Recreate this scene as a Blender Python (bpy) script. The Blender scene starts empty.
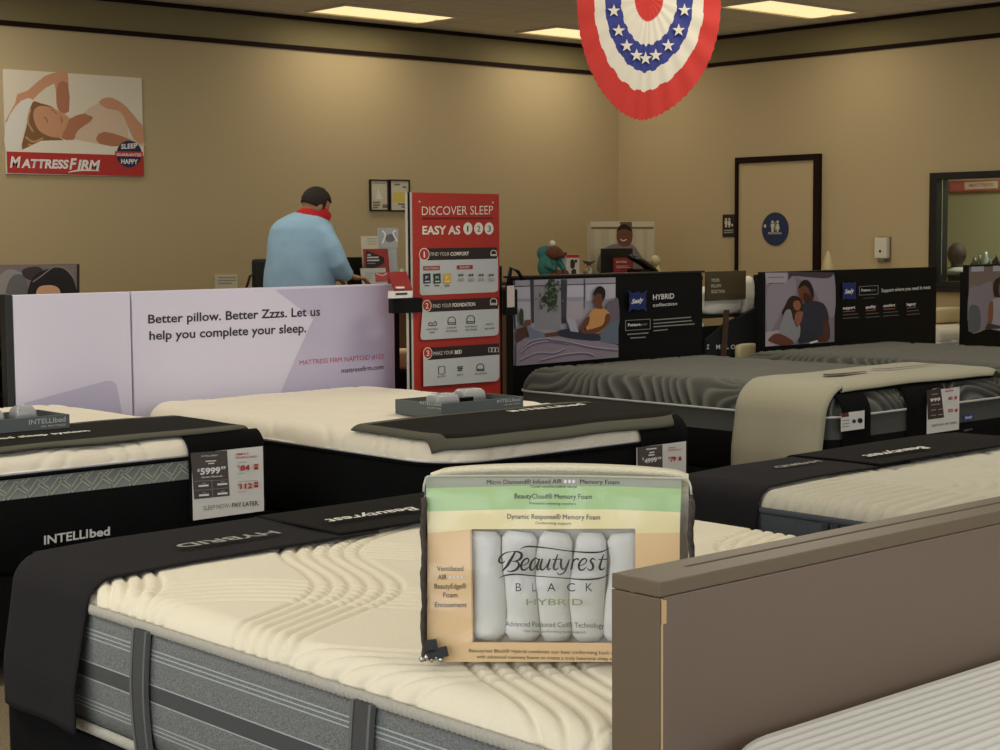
import bpy, bmesh, math, random
from mathutils import Vector, Matrix, noise
from math import sin, cos, pi, sqrt, radians

random.seed(7)
SC = bpy.context.scene
COL = SC.collection

# ------------------------------------------------------------------ camera
F = 1690.0
YAW, PITCH, ROLL, EYE = radians(42.16), radians(4.68), radians(-0.40), 1.42
FW = Vector((sin(YAW)*cos(PITCH), cos(YAW)*cos(PITCH), -sin(PITCH)))
R0 = Vector((cos(YAW), -sin(YAW), 0)); U0 = R0.cross(FW)
RT = R0*cos(ROLL) + U0*sin(ROLL); UP = -R0*sin(ROLL) + U0*cos(ROLL)
CAM = Vector((0, 0, EYE))
cd = bpy.data.cameras.new('camera'); cam = bpy.data.objects.new('camera', cd); COL.objects.link(cam)
M = Matrix((RT, UP, -FW)).transposed().to_4x4(); M.translation = CAM
cam.matrix_world = M
cd.sensor_width = 36; cd.lens = 36*F/1000; cd.clip_start = .05; cd.clip_end = 100
SC.camera = cam

def ray(x, y): return FW + RT*((x-500)/F) - UP*((y-375)/F)
def atz(x, y, z): d = ray(x, y); return CAM + d*((z-EYE)/d.z)
def aty(x, y, Y): d = ray(x, y); return CAM + d*(Y/d.y)
def atx(x, y, X): d = ray(x, y); return CAM + d*(X/d.x)

# ------------------------------------------------------------------ materials
def lin(c): return tuple(((v/255)/12.92 if v/255 <= .04045 else ((v/255+.055)/1.055)**2.4) for v in c)
MC = {}
def mat(name, col, rough=.6, bump=0, scale=60, mottle=0, metal=0, emit=0, spec=.5, stretch=None, sheen=0):
    if name in MC: return MC[name]
    m = bpy.data.materials.new(name); m.use_nodes = True; nt = m.node_tree
    b = nt.nodes['Principled BSDF']; c = lin(col)
    b.inputs['Base Color'].default_value = (*c, 1); b.inputs['Roughness'].default_value = rough
    b.inputs['Metallic'].default_value = metal; b.inputs['Specular IOR Level'].default_value = spec
    if sheen: b.inputs['Sheen Weight'].default_value = sheen
    if emit:
        b.inputs['Emission Color'].default_value = (*c, 1); b.inputs['Emission Strength'].default_value = emit
    if bump or mottle:
        tc = nt.nodes.new('ShaderNodeTexCoord'); mp = nt.nodes.new('ShaderNodeMapping')
        nt.links.new(tc.outputs['Object'], mp.inputs['Vector'])
        if stretch: mp.inputs['Scale'].default_value = stretch
        n = nt.nodes.new('ShaderNodeTexNoise'); n.inputs['Scale'].default_value = scale; n.inputs['Detail'].default_value = 4
        nt.links.new(mp.outputs['Vector'], n.inputs['Vector'])
        if bump:
            bp = nt.nodes.new('ShaderNodeBump'); bp.inputs['Strength'].default_value = bump; bp.inputs['Distance'].default_value = .004
            nt.links.new(n.outputs['Fac'], bp.inputs['Height']); nt.links.new(bp.outputs['Normal'], b.inputs['Normal'])
        if mottle:
            r = nt.nodes.new('ShaderNodeValToRGB')
            r.color_ramp.elements[0].position = .3; r.color_ramp.elements[1].position = .7
            r.color_ramp.elements[0].color = (*[v*(1-mottle) for v in c], 1)
            r.color_ramp.elements[1].color = (*[min(1, v*(1+mottle)) for v in c], 1)
            nt.links.new(n.outputs['Fac'], r.inputs['Fac']); nt.links.new(r.outputs['Color'], b.inputs['Base Color'])
    MC[name] = m; return m

def carpet_mat():
    return mat('carpet', (120, 105, 80), .95, .8, 140, .35)
def ceiling_mat():
    m = bpy.data.materials.new('ceiling_tiles'); m.use_nodes = True; nt = m.node_tree; b = nt.nodes['Principled BSDF']
    b.inputs['Roughness'].default_value = .9
    g = nt.nodes.new('ShaderNodeNewGeometry'); br = nt.nodes.new('ShaderNodeTexBrick')
    mp = nt.nodes.new('ShaderNodeMapping'); mp.inputs['Location'].default_value = (.15, .12, 0)
    nt.links.new(g.outputs['Position'], mp.inputs['Vector']); nt.links.new(mp.outputs['Vector'], br.inputs['Vector'])
    br.offset = 0; br.inputs['Scale'].default_value = 1; br.inputs['Brick Width'].default_value = 1.07; br.inputs['Row Height'].default_value = .53
    br.inputs['Mortar Size'].default_value = .012
    c = lin((226, 220, 204)); k = lin((206, 199, 183))
    br.inputs['Color1'].default_value = (*c, 1); br.inputs['Color2'].default_value = (*c, 1); br.inputs['Mortar'].default_value = (*k, 1)
    n = nt.nodes.new('ShaderNodeTexNoise'); n.inputs['Scale'].default_value = 40
    nt.links.new(g.outputs['Position'], n.inputs['Vector'])
    bp = nt.nodes.new('ShaderNodeBump'); bp.inputs['Strength'].default_value = .3; bp.inputs['Distance'].default_value = .01
    nt.links.new(n.outputs['Fac'], bp.inputs['Height']); nt.links.new(bp.outputs['Normal'], b.inputs['Normal'])
    nt.links.new(br.outputs['Color'], b.inputs['Base Color'])
    return m
def film_mat(name, tint=(255, 255, 255), base=.06, rough=.08, bump=.5, scale=14):
    if name in MC: return MC[name]
    m = bpy.data.materials.new(name); m.use_nodes = True; nt = m.node_tree; nt.nodes.clear()
    o = nt.nodes.new('ShaderNodeOutputMaterial'); mx = nt.nodes.new('ShaderNodeMixShader')
    t = nt.nodes.new('ShaderNodeBsdfTransparent'); g = nt.nodes.new('ShaderNodeBsdfGlossy')
    t.inputs[0].default_value = (*lin(tint), 1); g.inputs['Roughness'].default_value = rough
    fr = nt.nodes.new('ShaderNodeFresnel'); fr.inputs['IOR'].default_value = 1.45
    ad = nt.nodes.new('ShaderNodeMath'); ad.operation = 'ADD'; ad.inputs[1].default_value = base; ad.use_clamp = True
    tc = nt.nodes.new('ShaderNodeTexCoord'); n = nt.nodes.new('ShaderNodeTexNoise'); n.inputs['Scale'].default_value = scale
    n.inputs['Distortion'].default_value = 1.5
    bp = nt.nodes.new('ShaderNodeBump'); bp.inputs['Strength'].default_value = bump; bp.inputs['Distance'].default_value = .02
    nt.links.new(tc.outputs['Object'], n.inputs['Vector']); nt.links.new(n.outputs['Fac'], bp.inputs['Height'])
    nt.links.new(bp.outputs['Normal'], g.inputs['Normal']); nt.links.new(bp.outputs['Normal'], fr.inputs['Normal'])
    nt.links.new(fr.outputs[0], ad.inputs[0]); nt.links.new(ad.outputs[0], mx.inputs[0])
    nt.links.new(t.outputs[0], mx.inputs[1]); nt.links.new(g.outputs[0], mx.inputs[2]); nt.links.new(mx.outputs[0], o.inputs[0])
    MC[name] = m; return m

# ------------------------------------------------------------------ objects
def tag(o, label=None, cat=None, group=None, kind=None):
    if label: o['label'] = label
    if cat: o['category'] = cat
    if group: o['group'] = group
    if kind: o['kind'] = kind
    return o
def empty(name, loc, label, cat, group=None, rz=0):
    o = bpy.data.objects.new(name, None); COL.objects.link(o); o.location = loc; o.rotation_euler.z = rz
    o.empty_display_size = .1
    return tag(o, label, cat, group)
def link(name, bm, mats, parent=None, smooth=False, world=True):
    """bmesh given in world coordinates -> one object (kept in place under its parent)"""
    me = bpy.data.meshes.new(name)
    bmesh.ops.recalc_face_normals(bm, faces=bm.faces) if smooth != 'keep' else None
    for f in bm.faces: f.smooth = bool(smooth)
    if not isinstance(mats, (list, tuple)): mats = [mats]
    for m in mats: me.materials.append(m)
    if parent is None:
        # origin at the base centre of the mesh
        if len(bm.verts):
            xs = [v.co.x for v in bm.verts]; ys = [v.co.y for v in bm.verts]; zs = [v.co.z for v in bm.verts]
            c = Vector(((min(xs)+max(xs))/2, (min(ys)+max(ys))/2, min(zs)))
        else: c = Vector()
    else: c = parent.location.copy()
    par = parent
    while par is not None and par.parent is not None:
        par = par.parent; c = c + par.location
    bmesh.ops.translate(bm, verts=bm.verts, vec=-c)
    bm.to_mesh(me); bm.free()
    o = bpy.data.objects.new(name, me); COL.objects.link(o)
    if parent is None: o.location = c
    else: o.parent = parent
    return o
def abs_loc(o):
    c = o.location.copy()
    while o.parent: o = o.parent; c += o.location
    return c
def struct(name, bm, m, parent=None):
    o = link(name, bm, m, parent)
    if parent is None: o['kind'] = 'structure'
    return o
def box(bm, x0, x1, y0, y1, z0, z1, bev=0, mi=0, seg=2):
    r = bmesh.ops.create_cube(bm, size=1)
    vs = r['verts']
    for v in vs:
        v.co = Vector(((x0+x1)/2 + v.co.x*(x1-x0), (y0+y1)/2 + v.co.y*(y1-y0), (z0+z1)/2 + v.co.z*(z1-z0)))
    fs = set(f for v in vs for f in v.link_faces)
    for f in fs: f.material_index = mi
    if bev:
        es = list(set(e for v in vs for e in v.link_edges))
        rr = bmesh.ops.bevel(bm, geom=es, offset=bev, segments=seg, affect='EDGES', profile=.6)
        for f in rr['faces']: f.material_index = mi
    return bm
def bx(*a, **k): bm = bmesh.new(); return box(bm, *a, **k)
def obox(bm, O, a, b, c, bev=0, mi=0):
    """box from corner O along vectors a,b,c"""
    P = [O + a*i + b*j + c*k for i in (0, 1) for j in (0, 1) for k in (0, 1)]
    v = [bm.verts.new(p) for p in P]
    fs = [bm.faces.new([v[i] for i in q]) for q in ((0, 1, 3, 2), (4, 6, 7, 5), (0, 4, 5, 1), (2, 3, 7, 6), (0, 2, 6, 4), (1, 5, 7, 3))]
    for f in fs: f.material_index = mi
    if bev:
        es = list(set(e for f in fs for e in f.edges))
        rr = bmesh.ops.bevel(bm, geom=es, offset=bev, segments=2, affect='EDGES', profile=.6)
        for f in rr['faces']: f.material_index = mi
def tube(bm, pts, rad, n=10, mi=0, close=True, squash=None):
    """rad: number, list, or list of (ra, rb)"""
    pts = [Vector(p) for p in pts]; N = len(pts)
    if not isinstance(rad, (list, tuple)): rad = [rad]*N
    rings = []; prev = None
    for i, p in enumerate(pts):
        d = (pts[min(i+1, N-1)] - pts[max(i-1, 0)]).normalized()
        if prev is None:
            a = d.orthogonal().normalized() if squash is None else (Vector(squash) - d*Vector(squash).dot(d)).normalized()
        else: a = (prev - d*prev.dot(d)).normalized()
        prev = a; b = d.cross(a)
        r = rad[i]; ra, rb = r if isinstance(r, (tuple, list)) else (r, r)
        rings.append([bm.verts.new(p + a*(ra*cos(2*pi*k/n)) + b*(rb*sin(2*pi*k/n))) for k in range(n)])
    for i in range(N-1):
        for k in range(n):
            f = bm.faces.new((rings[i][k], rings[i][(k+1) % n], rings[i+1][(k+1) % n], rings[i+1][k])); f.material_index = mi
    if close:
        f = bm.faces.new(rings[0][::-1]); f.material_index = mi
        f = bm.faces.new(rings[-1]); f.material_index = mi
    return bm
def lathe(bm, c, prof, n=20, mi=0, sx=1, sy=1):
    c = Vector(c)
    return tubez(bm, [(c.x, c.y, c.z+z, r*sx, r*sy) for r, z in prof], n, mi)
def tubez(bm, rows, n=20, mi=0, rz=0):
    rings = []
    for (x, y, z, ra, rb) in rows:
        R = []
        for k in range(n):
            a = 2*pi*k/n; p, q = ra*cos(a), rb*sin(a)
            R.append(bm.verts.new((x + p*cos(rz) - q*sin(rz), y + p*sin(rz) + q*cos(rz), z)))
        rings.append(R)
    for i in range(len(rings)-1):
        for k in range(n):
            f = bm.faces.new((rings[i][k], rings[i][(k+1) % n], rings[i+1][(k+1) % n], rings[i+1][k])); f.material_index = mi
    bm.faces.new(rings[0][::-1]).material_index = mi; bm.faces.new(rings[-1]).material_index = mi
    return bm
def ball(bm, c, r, mi=0, seg=16, s=(1, 1, 1), rot=None):
    res = bmesh.ops.create_uvsphere(bm, u_segments=seg, v_segments=max(6, seg*2//3), radius=r)
    for v in res['verts']:
        p = Vector((v.co.x*s[0], v.co.y*s[1], v.co.z*s[2]))
        if rot: p = rot @ p
        v.co = p + Vector(c)
    for f in set(f for v in res['verts'] for f in v.link_faces): f.material_index = mi
    return bm
def remeshed(bm, voxel, smooth=4):
    me = bpy.data.meshes.new('tmp'); bm.to_mesh(me); bm.free()
    o = bpy.data.objects.new('tmp', me); COL.objects.link(o)
    m = o.modifiers.new('r', 'REMESH'); m.mode = 'VOXEL'; m.voxel_size = voxel
    s = o.modifiers.new('s', 'SMOOTH'); s.iterations = smooth; s.factor = .5
    dg = bpy.context.evaluated_depsgraph_get(); dg.update()
    m2 = bpy.data.meshes.new_from_object(o.evaluated_get(dg))
    bpy.data.objects.remove(o); out = bmesh.new(); out.from_mesh(m2); bpy.data.meshes.remove(m2)
    return out

# ------------------------------------------------------------------ flat prints on real boards
def smoothpts(pts, n=5, closed=True):
    out = []; N = len(pts)
    for i in range(N if closed else N-1):
        if closed: p = [pts[(i+k-1) % N] for k in range(4)]
        else: p = [pts[min(max(i+k-1, 0), N-1)] for k in range(4)]
        for j in range(n):
            t = j/n
            out.append(tuple(.5*((2*p[1][c]) + (-p[0][c]+p[2][c])*t + (2*p[0][c]-5*p[1][c]+4*p[2][c]-p[3][c])*t*t + (-p[0][c]+3*p[1][c]-3*p[2][c]+p[3][c])*t**3) for c in range(len(pts[0]))))
    if not closed: out.append(tuple(pts[-1]))
    return out
class Print:
    """ink layers on a plane through O with normal n; z=(x0,y0,s) maps a magnified measurement back to the sheet"""
    def __init__(s, O, n, z=(0, 0, 1), lift=.0012, step=.00025, vup=None):
        s.O = Vector(O); s.n = Vector(n).normalized(); s.z = z; s.lift = lift; s.step = step
        s.bm = bmesh.new(); s.mats = []
        s.up = Vector(vup).normalized() if vup else Vector((0, 0, 1))
    def P(s, p):
        x = s.z[0] + p[0]/s.z[2]; y = s.z[1] + p[1]/s.z[2]
        d = ray(x, y); return CAM + d*((s.O-CAM).dot(s.n)/d.dot(s.n))
    def mi(s, m):
        if m not in s.mats: s.mats.append(m)
        return s.mats.index(m)
    def face(s, P3, m):
        off = s.n*s.lift
        try: f = s.bm.faces.new([s.bm.verts.new(p+off) for p in P3])
        except Exception: return
        f.material_index = s.mi(m)
        f.normal_update()
        if f.normal.dot(s.n) < 0: f.normal_flip()
    def poly(s, pts, m, sm=0):
        if sm: pts = smoothpts(pts, sm)
        s.face([s.P(p) for p in pts], m); s.lift += s.step
    def disc(s, c, r, m, ry=None, n=24):
        ry = ry or r
        s.poly([(c[0]+r*cos(2*pi*k/n), c[1]+ry*sin(2*pi*k/n)) for k in range(n)], m)
    def stroke(s, pts, w, m, sm=4):
        """w number or list; ribbon in sheet pixels"""
        if not isinstance(w, (list, tuple)): w = [w]*len(pts)
        q = [(p[0], p[1], ww) for p, ww in zip(pts, w)]
        if sm and len(q) > 2: q = smoothpts(q, sm, False)
        L = []; Rr = []
        for i, p in enumerate(q):
            a = q[max(i-1, 0)]; b = q[min(i+1, len(q)-1)]
            dx, dy = b[0]-a[0], b[1]-a[1]; l = math.hypot(dx, dy) or 1
            nx, ny = -dy/l*p[2]/2, dx/l*p[2]/2
            L.append((p[0]+nx, p[1]+ny)); Rr.append((p[0]-nx, p[1]-ny))
        for i in range(len(q)-1):
            s.face([s.P(t) for t in (L[i], L[i+1], Rr[i+1], Rr[i])], m)
        s.lift += s.step
    def bars(s, rows, h, m):
        for (x0, y0, x1, y1) in rows:
            s.poly([(x0, y0-h/2), (x1, y1-h/2), (x1, y1+h/2), (x0, y0+h/2)], m)
    def text(s, t, a, b, h, m, shear=0, bold=0):
        """capital height h (sheet px), baseline from a to b"""
        A = s.P(a); B = s.P(b); A2 = s.P((a[0], a[1]-h)); B2 = s.P((b[0], b[1]-h))
        s.text3(t, A, B, A2-A, B2-B, m, shear, bold)
    def text3(s, t, A, B, va, vb, m, shear=0, bold=0):
        cu = bpy.data.curves.new('t', 'FONT'); cu.body = t; cu.size = 1; cu.shear = shear; cu.offset = bold if abs(bold) > .0035 else 0; cu.resolution_u = 3
        o = bpy.data.objects.new('t', cu); COL.objects.link(o)
        dg = bpy.context.evaluated_depsgraph_get(); dg.update()
        me = bpy.data.meshes.new_from_object(o.evaluated_get(dg))
        bpy.data.objects.remove(o); bpy.data.curves.remove(cu)
        if not me.vertices: return
        x0 = min(v.co.x for v in me.vertices); x1 = max(v.co.x for v in me.vertices); ch = .729 + bold
        off = s.n*s.lift; k = s.mi(m)
        vs = []
        for v in me.vertices:
            u = (v.co.x-x0)/(x1-x0)
            vs.append(s.bm.verts.new(A.lerp(B, u) + va.lerp(vb, u)*(v.co.y/ch) + off))
        for p in me.polygons:
            try: f = s.bm.faces.new([vs[i] for i in p.vertices])
            except Exception: continue
            f.material_index = k; f.normal_update()
            if f.normal.dot(s.n) < 0: f.normal_flip()
        bpy.data.meshes.remove(me); s.lift += s.step
    def done(s, name, parent): return link(name, s.bm, s.mats, parent, smooth='keep')

def ink(name, c, rough=.45): return mat('ink_'+name, c, rough)
WHITE = ink('white', (235, 232, 225)); BLACK = ink('black', (14, 13, 13), .5); RED = ink('red', (182, 44, 36)); NAVY = ink('navy', (30, 32, 70))
GREYINK = ink('grey', (150, 148, 142)); SKIN = ink('skin', (214, 165, 125)); BROWNSKIN = ink('brown_skin', (112, 66, 46)); DKSKIN = ink('dark_skin', (84, 50, 38))
HAIRK = ink('hair_black', (24, 18, 17)); LILAC = ink('lilac', (176, 168, 184))

# ------------------------------------------------------------------ room shell
XW, YW, ZC = 11.98, 11.49, 3.232
XL, YF = -2.2, -2.6
WALL = mat('wall_paint', (184, 164, 124), .85, .15, 90)
WALLUP = mat('upper_wall_paint', (128, 116, 78), .85, .15, 90)
TRIM = mat('dark_trim', (32, 17, 13), .8, spec=.15)
struct('floor', bx(XL-.1, XW+3.4, YF-.1, YW+.1, -.1, 0), carpet_mat())
struct('ceiling', bx(XL-.1, XW+3.4, YF-.1, YW+.1, ZC, ZC+.1), ceiling_mat())
bm = bmesh.new(); box(bm, XL-.1, XW+3.4, YW, YW+.12, 0, ZC); struct('wall_back', bm, WALL)
WY0, WY1, WZ0, WZ1 = 5.6, 7.93, .975, 1.905
bm = bmesh.new()
box(bm, XW, XW+.12, WY1, YW, 0, ZC); box(bm, XW, XW+.12, YF, WY0, 0, ZC)
box(bm, XW, XW+.12, WY0, WY1, 0, WZ0); box(bm, XW, XW+.12, WY0, WY1, WZ1, ZC)
struct('wall_right', bm, WALL)
bm = bmesh.new()
box(bm, XL-.12, XL, YF, YW, 0, .5); box(bm, XL-.12, XL, YF, YW, 2.8, ZC); box(bm, XL-.12, XL, 5.2, YW, .5, 2.8)
for y in (YF, .9): box(bm, XL-.12, XL, y, y+.25, .5, 2.8)  # unseen window openings, added to go with the left fill light
struct('wall_left', bm, WALL)
# shop front behind the camera: glazing in a dark frame
bm = bmesh.new()
box(bm, XL, XW, YF-.12, YF, 0, .5); box(bm, XL, XW, YF-.12, YF, 2.8, ZC)
for x in (XL, 1.0, 4.2, 7.4, XW-.25): box(bm, x, x+.25, YF-.12, YF, .5, 2.8)
struct('wall_front', bm, WALL)
# trims: two dark lines and the darker painted band between them
ZT = 2.973
for i, (z0, z1) in enumerate(((ZT-.018, ZT+.018), (ZC-.035, ZC-.003))):
    struct('trim_%d' % (2*i+1), bx(XL, XW, YW-.022, YW-.001, z0, z1, .003), TRIM)
    struct('trim_%d' % (2*i+2), bx(XW-.022, XW-.001, YF, YW-.023, z0, z1, .003), TRIM)
struct('trim_5', bx(XL, XW, YW-.006, YW-.001, ZT+.019, ZC-.036), WALLUP)
struct('trim_6', bx(XW-.006, XW-.001, YF, YW-.023, ZT+.019, ZC-.036), WALLUP)
struct('baseboard_back', bx(XL, XW-.03, YW-.02, YW-.001, .001, .11, .003), TRIM)
struct('baseboard_right', bx(XW-.02, XW-.001, YF, YW-.03, .001, .11, .003), TRIM)

# restroom door
DY0, DY1, DZ = 9.110, 9.965, 2.068
dr = bpy.data.objects.new('door_1', None); COL.objects.link(dr); dr.location = (XW, (DY0+DY1)/2, 0); dr['kind'] = 'structure'
bm = bmesh.new()
box(bm, XW-.05, XW-.002, DY0-.062, DY0, .001, DZ+.05, .004); box(bm, XW-.05, XW-.002, DY1, DY1+.024, .001, DZ+.05, .004)
box(bm, XW-.05, XW-.002, DY0, DY1, DZ, DZ+.05, .004)
link('door_frame', bm, TRIM, dr)
link('door_leaf', bx(XW-.025, XW-.002, DY0+.003, DY1-.003, .01, DZ-.004, .003), mat('door_paint', (188, 167, 127), .6, .05), dr)
for z in (1.78, 1.0, .3):
    bm = bmesh.new(); tube(bm, [(XW-.032, DY0+.004, z-.05), (XW-.032, DY0+.004, z+.05)], .008, 8); link('hinge', bm, mat('brass', (150, 125, 70), .35, metal=1), dr, True)
bm = bmesh.new(); tube(bm, [(XW-.03, DY1-.07, .98), (XW-.075, DY1-.07, .98)], .012, 10); tube(bm, [(XW-.075, DY1-.07, .98), (XW-.078, DY1-.17, .98)], .009, 10)
link('door_handle', bm, mat('steel', (170, 168, 160), .3, metal=1), dr, True)

# interior window with the back office behind it
wn = bpy.data.objects.new('window_1', None); COL.objects.link(wn); wn.location = (XW, (WY0+WY1)/2, WZ0); wn['kind'] = 'structure'
bm = bmesh.new(); t = .07
DARKF = mat('window_frame_paint', (22, 18, 17), .45)
box(bm, XW-.04, XW+.13, WY1-.06, WY1+.01, WZ0, WZ1+.01, .004); box(bm, XW-.04, XW+.13, WY0, WY0+.06, WZ0, WZ1+.01, .004)
box(bm, XW-.04, XW+.13, WY0+.06, WY1-.06, WZ1-.045, WZ1+.01, .004); box(bm, XW-.04, XW+.13, WY0+.06, WY1-.06, WZ0, WZ0+.055, .004)
link('window_frame', bm, DARKF, wn)
link('window_sill', bx(XW-.06, XW+.14, WY0-.02, WY1+.02, WZ0-.03, WZ0, .004), DARKF, wn)
link('window_pane', bx(XW+.04, XW+.046, WY0+.061, WY1-.061, WZ0+.056, WZ1-.046), film_mat('window_glass', (235, 240, 236), .02, .02, 0), wn)
# back office
OFF = mat('office_wall_paint', (176, 172, 138), .85)
bm = bmesh.new(); box(bm, XW+2.9, XW+3.0, 3.5, YW, 0, ZC); box(bm, XW+.13, XW+2.9, 3.4, 3.5, 0, ZC)
struct('wall_office', bm, OFF)

# ceiling lights
LENS = mat('light_lens', (255, 226, 168), .5, emit=1.05)
LFR = mat('light_frame_paint', (200, 190, 165), .5)
def ceiling_light(x0, y0, label):
    x0 -= .05; y0 -= .02
    r = empty('ceiling_light', (x0+.53, y0+.26, ZC-.02), label, 'ceiling light', 'recessed ceiling lights')
    x1, y1 = x0+1.17, y0+.54
    bm = bmesh.new()
    for a in ((x0, x1, y0, y0+.02), (x0, x1, y1-.02, y1), (x0, x0+.02, y0+.02, y1-.02), (x1-.02, x1, y0+.02, y1-.02)): box(bm, *a, ZC-.02, ZC-.001, .002)
    link('frame', bm, LFR, r)
    bm = bmesh.new()
    for k in range(2):
        ya = y0+.022+k*.25; yb = ya+.245; n = 8; rows = []
        for j in range(n+1):
            a = pi*j/n; yy = (ya+yb)/2 - cos(a)*(yb-ya)/2; zz = ZC-.006-.010*sin(a)
            rows.append((bm.verts.new((x0+.022, yy, zz)), bm.verts.new((x1-.022, yy, zz))))
        for j in range(n): bm.faces.new((rows[j][0], rows[j+1][0], rows[j+1][1], rows[j][1]))
        e = bm.verts.new
    for f in bm.faces: f.material_index = 0
    link('lens', bm, LENS, r, True)
ceiling_light(8.09, 10.66, 'glowing rectangular ceiling light nearest the poster end of the long wall')
ceiling_light(10.33, 10.61, 'glowing ceiling light partly hidden behind left edge of the bunting')
ceiling_light(10.43, 8.36, 'glowing rectangular ceiling light right of the bunting above the restroom door')

# ------------------------------------------------------------------ mattresses
def outline(x0, x1, y0, y1, r, inset=0, n=7):
    x0 += inset; x1 -= inset; y0 += inset; y1 -= inset; r = max(.005, r-inset); P = []
    for cx, cy, a0 in ((x1-r, y1-r, 0), (x0+r, y1-r, 90), (x0+r, y0+r, 180), (x1-r, y0+r, 270)):
        for k in range(n+1):
            a = radians(a0+90*k/n); P.append((cx+r*cos(a), cy+r*sin(a)))
    return P
def densify(P, step):
    out = []
    for i, p in enumerate(P):
        q = P[(i+1) % len(P)]; d = math.hypot(q[0]-p[0], q[1]-p[1]); k = max(1, int(d/step))
        for j in range(k): out.append((p[0]+(q[0]-p[0])*j/k, p[1]+(q[1]-p[1])*j/k))
    return out
def loft(bm, rect, r, prof, mis=None, caps=(True, True), step=None, disp=None):
    rings = []
    for (z, inset) in prof:
        o = outline(*rect, r, inset)
        if step:
            base = densify(outline(*rect, r, 0), step); o = []
            cx, cy = (rect[0]+rect[1])/2, (rect[2]+rect[3])/2
            for i, p in enumerate(base):
                a = base[i-1]; b = base[(i+1) % len(base)]; dx, dy = b[0]-a[0], b[1]-a[1]; l = math.hypot(dx, dy)
                nx, ny = dy/l, -dx/l; dd = -inset + (disp(p[0], p[1], z) if disp else 0); o.append((p[0]+nx*dd, p[1]+ny*dd))
        rings.append([bm.verts.new((p[0], p[1], z)) for p in o])
    n = len(rings[0])
    for i in range(len(rings)-1):
        for k in range(n):
            f = bm.faces.new((rings[i][k], rings[i][(k+1) % n], rings[i+1][(k+1) % n], rings[i+1][k]))
            if mis: f.material_index = mis[i]
    if caps[0]: bm.faces.new(rings[0][::-1])
    if caps[1]: bm.faces.new(rings[-1])
    return bm
def kid(root, n):
    return [c for c in root.children if c.name.split('.')[0] == n][0]
class Bed:
    def __init__(s, x0, x1, y0, y1, zb, zw, zt, rc=.09, foot='far'):
        s.x0, s.x1, s.y0, s.y1, s.zb, s.zw, s.zt, s.rc = x0, x1, y0, y1, zb, zw, zt, rc
        s.rr = zt-zw
        s.L = s.rr*pi/2
    def edge(s, t, flare=0):
        """arc length t from the lower rim -> (inward distance, height change)"""
        if t < 0: return (-flare*min(1, -t*6), -s.rr+t)
        if t < s.L: a = t/s.rr; return (s.rr*(1-cos(a)), -s.rr*(1-sin(a)))
        return (s.rr+(t-s.L), 0)
    def top(s, parent, m, quilt, step, amp, name='quilted_top'):
        W = s.x1-s.x0; D = s.y1-s.y0; rr = s.rr; L = s.L
        def coords(w):
            tot = 2*L + (w-2*rr); n = int(tot/step); out = []
            for i in range(n+1):
                t = tot*i/n
                if t <= tot/2: out.append(s.edge(t)[0])
                else: out.append(w-s.edge(tot-t)[0])
            return out
        xs, ys = coords(W), coords(D); rc = s.rc
        bm = bmesh.new(); V = []; rid = []
        for x in xs:
            row = []
            for y in ys:
                px, py = x, y
                ax = rc-x if x < rc else (x-(W-rc) if x > W-rc else 0)
                ay = rc-y if y < rc else (y-(D-rc) if y > D-rc else 0)
                if ax > 0 and ay > 0:
                    a, b = ax/rc, ay/rc; na, nb = a*sqrt(1-b*b/2), b*sqrt(1-a*a/2)
                    px = rc-na*rc if x < rc else W-rc+na*rc; py = rc-nb*rc if y < rc else D-rc+nb*rc
                    rad = math.hypot(na, nb); d = rc*(1-rad)
                    nx, ny = ((-na if x < rc else na)/(rad or 1), (-nb if y < rc else nb)/(rad or 1))
                    d = min(d, rc)
                    dd = min(x, W-x, y, D-y)
                else:
                    c = [(px, -1, 0), (W-px, 1, 0), (py, 0, -1), (D-py, 0, 1)]; d, nx, ny = min(c)
                d = max(0, d)
                if d < rr: ct = 1-d/rr; th = math.acos(min(1, ct)); z = -rr*(1-sin(th)); n = Vector((nx*ct, ny*ct, sin(th)))
                else: z = 0; n = Vector((0, 0, 1))
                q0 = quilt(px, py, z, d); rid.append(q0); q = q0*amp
                crown = 0.008*min(1, d/.25)
                row.append(bm.verts.new(Vector((s.x0+px, s.y0+py, s.zt+z+crown)) + n*q))
            V.append(row)
        for i in range(len(xs)-1):
            for j in range(len(ys)-1):
                bm.faces.new((V[i][j], V[i+1][j], V[i+1][j+1], V[i][j+1]))
        o = link(name, bm, m, parent, 'keep')
        at = o.data.attributes.new('quilt_relief', 'FLOAT', 'POINT'); at.data.foreach_set('value', rid)
        return o
    def ring(s, name, parent, m, prof, mis=None, step=None, disp=None, smooth=True):
        bm = bmesh.new(); loft(bm, (s.x0, s.x1, s.y0, s.y1), s.rc, prof, mis, (True, True), step, disp)
        return link(name, bm, m, parent, smooth)
    def piping(s, name, parent, m, z, r, out=0, n=8):
        bm = bmesh.new(); P = outline(s.x0, s.x1, s.y0, s.y1, s.rc, -out); N = len(P); rings = []
        for i, p in enumerate(P):
            a = P[i-1]; b = P[(i+1) % N]; dx, dy = b[0]-a[0], b[1]-a[1]; l = math.hypot(dx, dy) or 1; nx, ny = dy/l, -dx/l
            rr_ = r if isinstance(r, tuple) else (r, r)
            rings.append([bm.verts.new((p[0]+nx*rr_[0]*cos(2*pi*k/n), p[1]+ny*rr_[0]*cos(2*pi*k/n), z+rr_[1]*sin(2*pi*k/n))) for k in range(n)])
        for i in range(N):
            for k in range(n): bm.faces.new((rings[i][k], rings[(i+1) % N][k], rings[(i+1) % N][(k+1) % n], rings[i][(k+1) % n]))
        return link(name, bm, m, parent, True)
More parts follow.
